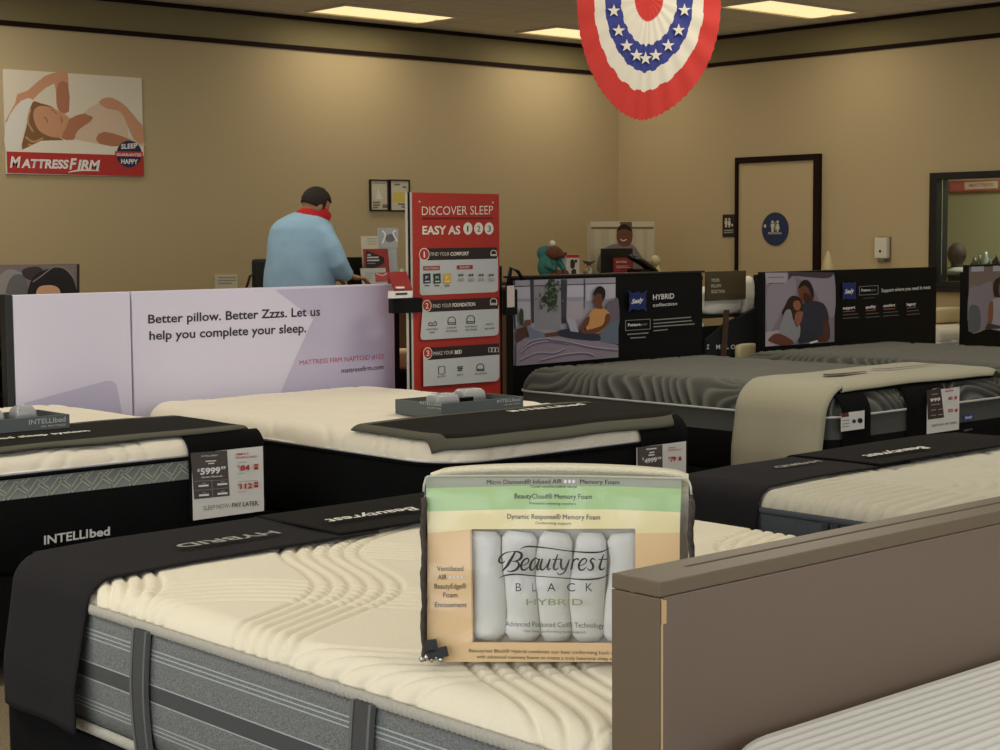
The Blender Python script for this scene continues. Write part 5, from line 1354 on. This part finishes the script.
# black office telephone
c = pl(645, 275, 9.62)
root = empty('telephone', (c.x, 9.62, ZK), 'black desk telephone leaning right of the stickered monitor', 'telephone')
bm = bmesh.new(); s0 = pl(630, 256, 9.62); s1 = pl(656, 272, 9.62)
tube(bm, [s0+Vector((0, 0, -.005)), s0.lerp(s1, .4)+Vector((0, 0, .005)), s0.lerp(s1, .8), s1], [(.02, .03), (.024, .05), (.03, .05), (.02, .03)], 12, squash=(0, 0, 1)); link('handset', bm, mat('phone_black', (20, 18, 18), .25), root, True)
bm = bmesh.new(); obox(bm, Vector((c.x-.06, 9.60, ZK)), Vector((.14, 0, 0)), Vector((0, .16, 0)), Vector((-.01, 0, .07)), .008); link('base', bm, mat('phone_black', (20, 18, 18), .25), root)
bm = bmesh.new(); c = pl(657, 266, 9.75); lathe(bm, (c.x, 9.75, ZK), [(.03, 0), (.035, .06), (.02, .08), (.015, .10)], 14); ball(bm, (c.x-.02, 9.75, ZK+.135), .045, s=(1, .9, 1), seg=14)
tag(link('white_vase', bm, mat('vase_cream', (206, 190, 140), .6), None, True), 'small cream vase right of the telephone', 'vase')
bm = bmesh.new(); c = aty(828, 262, 7.6); lathe(bm, (c.x, 7.6, c.z-.13), [(.05, 0), (.05, .08), (.035, .14), (.012, .20), (.003, .215)], 16)
tag(link('cone_bottle', bm, mat('bottle_cream', (198, 178, 126), .5), None, True), 'cream cone shaped bottle rising behind the couple photo board', 'bottle')
cb = c
r = empty('display_stand', (c.x, 7.7, 0), 'black display pedestal behind the couple photo board', 'display stand')
link('top', bx(c.x-.2, c.x+.2, 7.45, 7.85, cb.z-.15, cb.z-.1301, .003), BOARDK, r); link('column', bx(c.x-.15, c.x+.15, 7.5, 7.8, .001, cb.z-.151, .003), BOARDK, r)

# ------------------------------------------------------------------ beds and pillow display behind the boards
B10 = Bed(10.55, 11.9, 6.95, 8.9, .36, .64, .72, .1)
for b, lb, bl in ((B10, 'cream mattress glimpsed below the interior window', 'black base under the cream mattress below the interior window'),):
    root = empty('mattress', ((b.x0+b.x1)/2, (b.y0+b.y1)/2, b.zb), lb, 'mattress')
    b.top(root, CREAM2, quilt_soft, .04, .004)
    b.ring('border_panel', root, [WHITEK], [(b.zb, .006), (b.zb+.02, -.004), (b.zw-.02, -.004), (b.zw, .002)])
    foundation(b, bl, z0=.05)
# pillow display seen in the gap (x 700-757)
YD = 6.86
KH = I('khaki_card', (84, 72, 50))
a = aty(703, 272, YD); b_ = aty(749, 270, YD)
a = aty(707, 300, YD)
xa, xb = aty(706.5, 290, YD).x, aty(746, 290, YD).x; zt3, zb3 = aty(727, 271, YD).z, aty(727, 300, YD).z
xl, xr2 = aty(701.5, 300, YD).x, aty(757.5, 300, YD).x+.05
root = empty('pillow_display', ((xl+xr2)/2, YD+.15, 0), 'pillow display rack with brown header in the gap between photo boards', 'display rack')
link('header', bx(xa, xb, YD, YD+.015, zb3, zt3, .002), KH, root)
p = Print((0, YD, 0), (0, -1, 0), z=(690, 255, 7.143), lift=.001)
TN = I('header_text', (190, 180, 150))
for k, (s_, x1_) in enumerate((('YOUR', 210), ('PILLOW', 222), ('SELECTION', 246))): p.text(s_, (150, 192+40*k), (x1_, 190+40*k), 24, TN, 0, .03)
p.done('header_text', root)
for x_ in (xl+.02, xr2-.02): link('upright', bx(x_-.012, x_+.012, YD+.02, YD+.05, .001, zt3-.03, .002), BOARDK, root)
for z_ in (.62, .92): link('shelf', bx(xl, xr2, YD+(.012 if z_ > .7 else -.09), YD+.25, z_-.012, z_, .002), BOARDK, root)
link('base_board', bx(xl, xr2, YD+.012, YD+.02, .3, .86, .001), BOARDK, root)
def pillow(x0, x1, y0, y1, z0_, z1_, label, m_, cat='pillow', nm='pillow'):
    bm = bmesh.new(); cx, cy, cz = (x0+x1)/2, (y0+y1)/2, (z0_+z1_)/2; ax, ay, az = (x1-x0)/2, (y1-y0)/2, (z1_-z0_)/2
    r_ = bmesh.ops.create_uvsphere(bm, u_segments=24, v_segments=16, radius=1)
    for v in bm.verts:
        q_ = [math.copysign(abs(t)**.45, t) for t in v.co]; w = nz(v.co.x*2+x0*9, v.co.y*2, v.co.z*2)*.05
        v.co = Vector((cx+q_[0]*ax*(1+w), cy+q_[1]*ay, cz+q_[2]*az*(1+w)))
    return tag(link(nm, bm, m_, None, True), label, cat)
PW = mat('pillow_white', (230, 224, 204), .9, .3, 120); PY = mat('pillow_cream', (226, 208, 160), .9, .3, 120)
pillow(xa+.02, xr2-.13, YD+.03, YD+.2, .922, zb3+.08, 'white pillow on the display rack directly below its brown header', PW)
pillow(xr2-.125, xr2-.02, YD+.03, YD+.2, .922, 1.16, 'upright white pillow at the right side of the display rack header', PW)
pillow(xl+.0, xl+.075, YD+.03, YD+.12, .622, .90, 'narrow pale pillow at the left upright of the pillow display', PW)
zA = aty(740, 358, YD).z
bm = bmesh.new()
P_ = [pl(x_, y_, YD-.01) for x_, y_ in ((706, 340), (727, 322), (742, 316), (757, 307), (757, 356), (706, 356))]
P2 = [q_+Vector((0, .02, 0)) for q_ in P_]
v1 = [bm.verts.new(q_) for q_ in P_]; v2 = [bm.verts.new(q_) for q_ in P2]; bm.faces.new(v1); bm.faces.new(v2[::-1])
for k in range(6): bm.faces.new((v1[k], v1[(k+1) % 6], v2[(k+1) % 6], v2[k]))
o = tag(link('folded_blanket', bm, mat('blanket_black', (22, 24, 24), .9), None), 'black blanket with letters under the pillow display header', 'blanket')
p = Print((0, YD-.01, 0), (0, -1, 0), z=(690, 255, 7.143), lift=.001)
for s_, a_, b2 in (('Z', 118, 136), ('M', 186, 214), ('L', 258, 276), ('O', 290, 322)): p.text(s_, (a_, 672), (b2, 670), 32, WHITE, 0, .02)
e = p.done('lettering', None); e.parent = o; e.location = e.location-o.location
bm = bmesh.new(); q0 = pl(721, 353, YD-.03); q1 = pl(725, 310, YD-.03); q0.z = .621; obox(bm, q0, Vector((.045, 0, 0)), q1-q0, Vector((0, .012, 0)), .001)
tag(link('wooden_slat', bm, mat('slat_wood', (78, 58, 38), .6), None), 'narrow upright wooden slat before the black blanket', 'slat')
x_0, x_1 = pl(737, 350, YD-.05).x, pl(757, 350, YD-.05).x
pillow(x_0, x_1, YD-.07, YD-.02, min(.622, pl(745, 358, YD-.05).z), pl(745, 343.5, YD-.05).z, 'small cream pillow at the lower right of the pillow display', PY)
x_0, x_1 = pl(935.5, 320, 7.3).x, pl(962, 320, 7.3).x
pillow(x_0-.05, x_1+.1, 7.3, 7.5, B10.zt+.010, B10.zt+.13, 'cream pillow glimpsed between the two right photo boards', PY)
# red strap/black boxes at left: shelf rack behind plain board
root = empty('shelf_rack', (3.0, 7.25, 0), 'black shelf rack glimpsed at the left edge beside the plain lavender board', 'shelf rack')
for x_ in (2.55, 3.46): link('upright', bx(x_, x_+.03, 7.1, 7.4, .001, 1.15, .003), BOARDK, root)
zs = [aty(5, y_, 7.1).z for y_ in (345.5, 362, 392)]
for z_ in zs: link('shelf', bx(2.581, 3.459, 7.1, 7.4, z_-.02, z_, .002), BOARDK, root)
link('back_panel', bx(2.55, 3.49, 7.401, 7.41, .001, 1.15, .001), BOARDK, root)
for z_, h_, w_ in ((zs[0], .052, 'top'), (zs[1], .050, 'middle'), (zs[2], .09, 'bottom')):
    tag(link('folded_sheet', bx(2.70, 3.40, 7.11, 7.38, z_+.001, z_+h_, .012), PY), 'folded cream bedding on the %s shelf of the left edge rack' % w_, 'bedding')
# gap left of the stand: cream cushion low
c0 = aty(398, 350, 6.9)
pillow(c0.x-.1, c0.x+.12, 6.85, 6.98, aty(398, 370, 6.9).z, aty(398, 349, 6.9).z, 'cream cushion glimpsed between slogan board and red standing sign', PY, 'cushion', 'cushion')
r = empty('low_stand', (c0.x, 6.92, 0), 'low black stand holding the cushion beside the red standing sign', 'stand')
zz_ = aty(398, 370, 6.9).z
link('top', bx(c0.x-.12, c0.x+.14, 6.82, 7.0, zz_-.02, zz_-.001, .002), BOARDK, r); link('column', bx(c0.x-.1, c0.x+.12, 6.84, 6.98, .001, zz_-.021, .002), BOARDK, r)

# ------------------------------------------------------------------ back office contents
head = atx(957, 254, 12.9)
root = empty('mannequin_head', (head.x, head.y, head.z-.17), 'dark bust seen from behind through the interior window', 'bust')
bm = bmesh.new(); ball(bm, (0, 0, 0), .082, s=(1.05, 1, 1.22), seg=24); ball(bm, (-.0, .082, -.005), .018, s=(.7, .5, 1.2), seg=8); ball(bm, (0, -.082, -.005), .018, s=(.7, .5, 1.2), seg=8)
tube(bm, [(0, 0, -.06), (0, 0, -.15)], [.05, .055], 16)
bm = remeshed(bm, .007); bmesh.ops.translate(bm, verts=bm.verts, vec=head); link('head', bm, mat('bust_brown', (48, 34, 27), .7), root, True)
bm = bmesh.new(); tubez(bm, [(head.x, head.y, head.z-.17, .11, .16), (head.x, head.y, head.z-.14, .10, .15), (head.x, head.y, head.z-.115, .06, .09)], 20); link('collar', bm, mat('bust_collar', (170, 176, 172), .8), root, True)
zsb = head.z-.172
r = empty('office_cabinet', (12.95, 7.4, 0), 'dark cabinet below the bust behind the interior window', 'cabinet')
link('body', bx(12.7, 13.2, 6.1, 8.25, .001, zsb-.03, .004), mat('cabinet_dark', (40, 42, 40), .6), r); link('top', bx(12.68, 13.22, 6.08, 8.27, zsb-.03, zsb-.001, .004), mat('cabinet_dark2', (30, 31, 30), .5), r)
for k, (px_, hh, rr2, cc, nm, lb, cat) in enumerate(((974.5, .14, .035, (60, 66, 56), 'bottle', 'dark bottle nearest the bust behind the interior window', 'bottle'), (979.5, .16, .03, (84, 96, 84), 'bottle', 'slim grey green bottle behind the interior window', 'bottle'), (985.5, .19, .038, (140, 158, 156), 'bottle', 'pale blue bottle behind the interior window', 'bottle'))):
    c = atx(px_, 262, 12.9); bm = bmesh.new(); lathe(bm, (c.x, c.y, zsb), [(rr2*.9, 0), (rr2, .01), (rr2, hh*.6), (rr2*.45, hh*.78), (rr2*.4, hh), (rr2*.1, hh+.002)], 16)
    tag(link(nm, bm, mat('bottle_%d' % k, cc, .3), None, True), lb, cat)
c = atx(995, 260, 12.9); root = empty('potted_plant', (c.x, c.y, zsb), 'small dark leafy plant behind the interior window at the right edge', 'plant')
bm = bmesh.new(); lathe(bm, (c.x, c.y, zsb), [(.035, 0), (.045, .06), (.04, .06)], 16); link('pot', bm, mat('pot_grey', (110, 112, 104), .6), root, True)
bm = bmesh.new()
for k in range(26):
    a_ = random.random()*6.28; e_ = random.uniform(.2, 1.3); d = Vector((cos(a_)*cos(e_), sin(a_)*cos(e_), sin(e_)))*random.uniform(.07, .13); s = Vector((-d.y, d.x, 0)).normalized()*.018; b0 = Vector((c.x, c.y, zsb+.055)); m_ = b0+d*.55
    v = [bm.verts.new(t_) for t_ in (b0, m_+s+Vector((0, 0, .004)), b0+d, m_-s+Vector((0, 0, .004)))]; bm.faces.new(v)
link('leaves', bm, mat('leaf_dark', (52, 64, 44), .6), root)
c0 = atx(948, 190, 14.84); c1_ = atx(1000, 180, 14.84)
root = empty('office_banner', (14.85, (c0.y+c1_.y)/2, c0.z), 'red banner with white lettering on the office wall seen through the window', 'banner')
yy1 = atx(949, 183, 14.84).y; zz1, zz0 = atx(975, 180, 14.84).z, atx(975, 191, 14.84).z
link('panel', bx(14.84, 14.875, yy1-.95, yy1, zz0, zz1, .003), I('banner_red', (196, 96, 80)), root)
p = Print((14.84, 0, 0), (-1, 0, 0), z=(900, 160, 5.36), lift=.001); p.poly([(345, 120), (525, 112), (525, 150), (348, 158)], OFFW); p.text('MATTRESS', (372, 145), (500, 140), 18, I('banner_red', (196, 96, 80)), 0, .02); p.done('printed_text', root)

# ------------------------------------------------------------------ bunting
PC = CAM + ray(649, -3)*7.6
RTn = Vector((RT.x, RT.y, 0)).normalized(); FR = Vector((-FW.x, -FW.y, 0)).normalized()
rx = 72/F*7.6; rz = 122/F*7.6
root = empty('bunting', (PC.x, PC.y, PC.z-rz), 'pleated red white and blue half round bunting with white stars', 'bunting')
RD = mat('bunting_red', (176, 36, 24), .75, .2, 60); WD = mat('bunting_white', (198, 190, 172), .75, .2, 60); BD = mat('bunting_blue', (34, 42, 112), .75, .2, 60)
bands_ = [(0, .20, RD), (.20, .39, WD), (.39, .61, BD), (.61, .765, WD), (.765, 1.0, RD)]
def bp_(r, th, lift=0):
    rr3 = r
    pl_ = .0030*sin(th*22)*(.1+r)
    x = (-math.copysign(abs(cos(th))**1.22, cos(th)) - .10*sin(th)**3)*rx*rr3; z = -sin(th)**.9*rz*rr3 if sin(th) > 0 else 0
    return PC + RTn*x + Vector((0, 0, z)) + FR*(pl_+lift)
bm = bmesh.new(); NT = 184
radii = [.02, .11, .20, .30, .39, .50, .61, .69, .765, .88, 1.0]
G = []
for r_ in radii:
    row = []
    for k in range(NT+1):
        th = pi*k/NT; jit = .011*nz(k*.11, r_*9)+.005*(((k//8) % 2)*2-1) if .2 < r_ < .9 else .006*sin(k*1.3); row.append((r_+jit, th))
    G.append(row)
V0 = [[bm.verts.new(bp_(*q_)) for q_ in row] for row in G]
for i in range(len(radii)-1):
    mid = (radii[i]+radii[i+1])/2; mi = [k for k, b3 in enumerate(bands_) if b3[0] <= mid < b3[1]][0]
    for k in range(NT): bm.faces.new((V0[i][k], V0[i][k+1], V0[i+1][k+1], V0[i+1][k])).material_index = mi
sh = link('fan', bm, [b3[2] for b3 in bands_], root, False)
sm_ = sh.modifiers.new('s', 'SOLIDIFY'); sm_.thickness = .002
for k in range(9):
    th = pi*(k+.55)/9.1
    bm = bmesh.new(); c = bp_(.50, th, .010); vs = []
    for j in range(10):
        a_ = pi*j/5+pi/2; q_ = (.030 if j % 2 == 0 else .012); vs.append(bm.verts.new(c+RTn*(cos(a_)*q_)+Vector((0, 0, sin(a_)*q_))))
    f = bm.faces.new(vs); bmesh.ops.extrude_face_region(bm, geom=[f]); bmesh.ops.translate(bm, verts=vs, vec=FR*.001)
    link('star', bm, WD, root)
bm = bmesh.new(); tube(bm, [PC-RTn*rx*1.02, PC+RTn*rx*1.02], .006, 8); link('top_hem', bm, WD, root, True)
for s_ in (-.95, .95):
    bm = bmesh.new(); q_ = PC+RTn*rx*s_; tube(bm, [q_, Vector((q_.x, q_.y, ZC))], .0012, 6); link('hanging_string', bm, WD, root)

# ------------------------------------------------------------------ office chair and person
ch = aty(253, 275, 9.5)
root = empty('office_chair', (ch.x, 9.5, 0), 'black office chair behind the standing person', 'office chair')
CHB = mat('chair_black', (22, 20, 18), .6, .2)
link('backrest', bx(ch.x+.01, ch.x+.46, 9.48, 9.54, .72, aty(256, 259, 9.5).z, .02), CHB, root)
link('seat', bx(ch.x+.02, ch.x+.46, 9.55, 9.98, .47, .55, .025), CHB, root)
bm = bmesh.new(); tube(bm, [(ch.x+.03, 9.7, .56), (ch.x-.03, 9.66, .8), (ch.x-.03, 9.56, 1.05), (ch.x-.01, 9.52, 1.17), (ch.x+.03, 9.51, 1.18)], .009, 8); link('armrest', bm, CHB, root, True)
bm = bmesh.new(); tube(bm, [(ch.x+.24, 9.76, .08), (ch.x+.24, 9.76, .47)], .025, 12); link('column', bm, CHB, root, True)
for k in range(5):
    a_ = 2*pi*k/5; bm = bmesh.new(); e_ = Vector((ch.x+.24+.26*cos(a_), 9.76+.26*sin(a_), .06)); tube(bm, [(ch.x+.24, 9.76, .10), e_], [.02, .014], 8); ball(bm, e_-Vector((0, 0, .032)), .027, seg=10); link('leg', bm, CHB, root, True)

def person():
    Y0 = 8.55
    def q(x, y, dY=0): return aty(x, y, Y0+dY)
    hc = q(316, 204)                      # head centre
    # body frame: faces away from us and to the right of the photo
    rt = Vector((RT.x, RT.y, 0)).normalized(); fw = Vector((FW.x, FW.y, 0)).normalized()
    sc = (hc-CAM).length/F                # metres per photo unit at that distance
    def W(x, y, d): return CAM + ray(x, y)*((hc-CAM).dot(FW)) + fw*d
    root_c = W(306, 286, 0)
    r = None
    # --- body (skin)
    face = (rt*.80 + fw*.45 + Vector((0, 0, -.42))).normalized()
    up = Vector((0, 0, 1)); up = (up - face*up.dot(face)).normalized(); side = face.cross(up).normalized()
    R3 = Matrix((face, side, up)).transposed()
    hd = W(317.5, 205.5, 0)
    bm = bmesh.new()
    ball(bm, hd+up*.012-face*.015, .090, s=(1.0, .80, 1.02), seg=28, rot=R3)
    ball(bm, hd-up*.050+face*.032, .066, s=(.95, .82, 1.0), seg=24, rot=R3)
    tube(bm, [hd+face*.085-up*.005, hd+face*.108-up*.036, hd+face*.094-up*.046], [.010, .014, .008], 10)
    for sg in (-1, 1): ball(bm, hd+side*sg*.073-up*.015-face*.01, .028, s=(.75, .35, 1.15), seg=12, rot=R3)
    nb = W(303, 226, -.02)
    tube(bm, [hd-up*.045-face*.018, nb, nb+(nb-hd)*.35], [.062, .064, .075], 18)
    # torso core, arms, legs
    hip = W(300, 330, 0); chest = W(303, 255, 0)
    tube(bm, [nb+Vector((0, 0, -.02)), W(305, 245, 0), W(304, 285, 0), hip], [(.08, .08), (.17, .12), (.16, .12), (.17, .13)], 20, squash=rt)
    shR = W(326, 235, -.04); elR = W(339, 264, -.10); haR = W(349, 276.5, .02)
    tube(bm, [shR, elR, haR], [.055, .044, .030], 14)
    shL = W(290, 232, .04); elL = W(287, 266, .14); haL = W(322, 279, .26)
    tube(bm, [shL, elL, haL], [.055, .044, .030], 14)
    for (hx, sg) in ((haR, 1), (haL, -1)):
        hdir = (rt*.8+fw*.5+Vector((0, 0, -.15))).normalized(); hs = hdir.cross(Vector((0, 0, 1))).normalized()
        ball(bm, hx+hdir*.045, .040, s=(1.15, .95, .45), seg=16, rot=Matrix((hdir, hs, Vector((0, 0, 1)))).transposed())
    foot_z = .0
    for sg in (-1, 1):
        hj = hip+rt*.085*sg*.8; kn = Vector((hj.x, hj.y, .50))+rt*.03*sg+fw*.03; an = Vector((kn.x, kn.y, .09))+rt*.01*sg
        tube(bm, [hj+Vector((0, 0, .02)), kn, an, an-Vector((0, 0, .05))], [.095, .06, .042, .04], 16)
        tube(bm, [an-Vector((0, 0, .045)), an+fw*.10+Vector((0, 0, -.055)), an+fw*.18+Vector((0, 0, -.06))], [.036, .036, .026], 12)
    bm = remeshed(bm, .011, 5)
    # fingers: separate tapered chains rooted in the palms
    for hx in (haR, haL):
        hdir = (rt*.8+fw*.5+Vector((0, 0, -.15))).normalized(); hs = hdir.cross(Vector((0, 0, 1))).normalized()
        for k, ln in enumerate((.068, .078, .072, .056)):
            o_ = hx+hdir*.075+hs*(-.030+.020*k)
            tube(bm, [o_-hdir*.02, o_+hdir*ln*.35+Vector((0, 0, .004)), o_+hdir*ln*.7-Vector((0, 0, .010)), o_+hdir*ln*.92-Vector((0, 0, .028))], [.0095, .009, .008, .006], 8)
        o_ = hx+hdir*.02-hs*.034
        tube(bm, [o_+hs*.012, o_+hdir*.025-hs*.014, o_+hdir*.052-hs*.016-Vector((0, 0, .01))], [.012, .0105, .008], 8)
    body = link('person', bm, mat('skin_person', (176, 122, 92), .6), None, True)
    tag(body, 'person in light blue shirt and red face covering, leaning over the counter with head bowed', 'person')
    # hair: cap over back and top of the skull
    bm = bmesh.new(); ball(bm, hd+up*.014-face*.016, .097, s=(1.0, .83, 1.02), seg=32, rot=R3)
    dele = [v for v in bm.verts if ((v.co-hd).dot(up) < -.035 and (v.co-hd).dot(face) < .03) or ((v.co-hd).dot(face) > .035 and (v.co-hd).dot(up) < .045) or (v.co-hd).dot(up) < -.06]
    bmesh.ops.delete(bm, geom=dele, context='VERTS')
    for v in bm.verts: v.co += (v.co-hd).normalized()*(.004*nz(v.co.x*60, v.co.y*60, v.co.z*60))
    hr = link('hair', bm, mat('hair_brown', (34, 22, 16), .8, .8, 200, .3), body, True); s_ = hr.modifiers.new('s', 'SOLIDIFY'); s_.thickness = .008; s_.offset = -1
    # red neck gaiter over the lower face
    bm = bmesh.new()
    rows = []
    cpts = [hd-up*.030+face*.050, hd-up*.065+face*.030, hd-up*.095+face*.012, nb+Vector((0, 0, .02))+face*.0, nb-Vector((0, 0, .02))]
    tube(bm, [hd-up*.010+face*.050, hd-up*.035+face*.040, hd-up*.060+face*.018, hd-up*.085-face*.004, nb+Vector((0, 0, .02)), nb-Vector((0, 0, .02))], [(.058, .062), (.072, .070), (.080, .072), (.080, .074), (.080, .078), (.085, .082)], 24, squash=face, close=False)
    g_ = link('face_covering', bm, mat('gaiter_red', (190, 26, 20), .85, .4, 120), body, True); s_ = g_.modifiers.new('s', 'SOLIDIFY'); s_.thickness = .004; s_.offset = 1
    # shirt: silhouette follows a broad rounded back
    SH = mat('shirt_blue', (150, 184, 206), .85, .5, 14, .04)
    bm = bmesh.new()
    rowsd = [(306, 211.5, 11, .075), (304.5, 215.5, 18, .10), (303, 221, 26, .13), (302, 228, 31, .155), (302, 240, 33.5, .17), (301.5, 255, 35, .18), (300.5, 270, 35.5, .18), (300, 285, 35.5, .18), (300, 305, 36, .18), (301, 326, 36, .175)]
    pts = [W(x, y, -.01) for x, y, _, _ in rowsd]
    n = 36; rings = []
    for (x, y, hw, dp) in rowsd:
        c = W(x, y, 0); ra = hw*sc; R = []
        for k in range(n):
            a_ = 2*pi*k/n; ca, sa = cos(a_), sin(a_)
            ca = math.copysign(abs(ca)**.85, ca); sa = math.copysign(abs(sa)**.9, sa)
            w = 1+.02*nz(ca*2, sa*2, y*.08)
            R.append(bm.verts.new(c + rt*ra*ca*w + fw*dp*sa*w))
        rings.append(R)
    for i in range(len(rings)-1):
        for k in range(n): bm.faces.new((rings[i][k], rings[i+1][k], rings[i+1][(k+1) % n], rings[i][(k+1) % n]))
    bm.faces.new(rings[0]); bm.faces.new(rings[-1][::-1])
    tube(bm, [W(316, 226, -.02), W(325, 236, -.07), W(333, 250, -.10), W(339, 263, -.10), W(344, 272, -.04), W(349, 276.5, .0)], [.065, .075, .073, .066, .054, .042], 20)
    tube(bm, [shL, W(286, 250, .13), elL, haL-rt*.04], [.06, .07, .065, .05], 18)
    bm = remeshed(bm, .011, 6)
    for v in bm.verts:
        d = .009*nz(v.co.x*5, v.co.y*5, v.co.z*7)+.007*sin(v.co.z*40+nz(v.co.x*9, v.co.y*9, 0)*6)*max(0, nz(v.co.x*4, v.co.y*4, v.co.z*4))
        v.co += Vector((v.co.x-hc.x, v.co.y-hc.y, 0)).normalized()*d
    link('shirt', bm, SH, body, True)
    bm = bmesh.new(); tube(bm, [nb+Vector((0, 0, .012)), nb-Vector((0, 0, .022))], [(.082, .078), (.095, .09)], 24, close=False)
    cl_ = link('collar', bm, SH, body, True); s_ = cl_.modifiers.new('s', 'SOLIDIFY'); s_.thickness = .006
    # trousers and shoes
    bm = bmesh.new(); TR = mat('trousers_dark', (40, 38, 40), .9)
    tube(bm, [W(302, 312, 0), hip+Vector((0, 0, -.02)), hip-Vector((0, 0, .10))], [(.185, .14), (.18, .14), (.15, .12)], 20, squash=rt)
    for sg in (-1, 1):
        hj = hip+rt*.085*sg*.8; kn = Vector((hj.x, hj.y, .50))+rt*.03*sg+fw*.03; an = Vector((kn.x, kn.y, .09))+rt*.01*sg
        tube(bm, [hj-Vector((0, 0, .02)), hj.lerp(kn, .5), kn, an-Vector((0, 0, .01))], [.112, .098, .078, .066], 18)
    link('trousers', remeshed(bm, .012, 4), TR, body, True)
    for sg in (-1, 1):
        hj = hip+rt*.085*sg*.8; kn = Vector((hj.x, hj.y, .50))+rt*.03*sg+fw*.03; an = Vector((kn.x, kn.y, .09))+rt*.01*sg
        bm = bmesh.new(); ball(bm, Vector((an.x, an.y, .045)), .05, s=(1, 1, .85), seg=14); ball(bm, Vector((an.x, an.y, .038))+fw*.13, .046, s=(1.2, 1.2, .75), seg=14); tube(bm, [Vector((an.x, an.y, .042)), Vector((an.x, an.y, .038))+fw*.13], .044, 12)
        link('shoe', remeshed(bm, .009, 3), mat('shoe_black', (18, 16, 16), .4), body, True)
person()

# ------------------------------------------------------------------ lighting: shop ceiling lamps and daylight from the shop front, plus an added fill light on the left
def area(name, loc, sx, sy, e, col, rot=(0, 0, 0)):
    l = bpy.data.lights.new(name, 'AREA'); l.shape = 'RECTANGLE'; l.size = sx; l.size_y = sy; l.energy = e; l.color = col
    o = bpy.data.objects.new(name, l); COL.objects.link(o); o.location = loc; o.rotation_euler = rot; return o
WARM = (1, .935, .80)
for i, (x, y, e) in enumerate(((8.6, 10.9, 9), (10.9, 10.9, 9), (10.95, 8.6, 9), (.2, 4.4, 56), (4.3, .6, 30), (2.6, 7.0, 26), (5.4, 4.3, 34), (5.2, 8.6, 18), (7.5, 7.2, 18), (8.6, 3.6, 22), (5.0, 10.6, 14), (9.6, 6.2, 14))):
    area('ceiling_lamp', (x, y, ZC-.03), 1.06, .52, e, WARM)
area('daylight_and_fill', (3.0, YF+.02, 1.65), 7.5, 2.2, 74, (.93, .96, 1.0), (radians(90), 0, 0))
area('daylight_and_fill', (XL+.02, 1.9, 1.65), 2.2, 6.0, 100, (.94, .965, 1.0), (0, radians(-90), 0))  # fill light added to brighten left-facing sides, set at the unseen openings
area('office_lamp', (13.4, 7.0, ZC-.05), 1.0, .5, 105, (1, .95, .8))
w = bpy.data.worlds.new('world'); SC.world = w; w.use_nodes = True
w.node_tree.nodes['Background'].inputs[0].default_value = (.75, .85, 1, 1); w.node_tree.nodes['Background'].inputs[1].default_value = .8
SC.view_settings.view_transform = 'Standard'; SC.view_settings.look = 'None'; SC.view_settings.gamma = 1; SC.view_settings.use_curve_mapping = False
SC.view_settings.exposure = 0.0
SC.cycles.use_denoising = True
SC.cycles.max_bounces = 6
SC.cycles.sample_clamp_indirect = 4
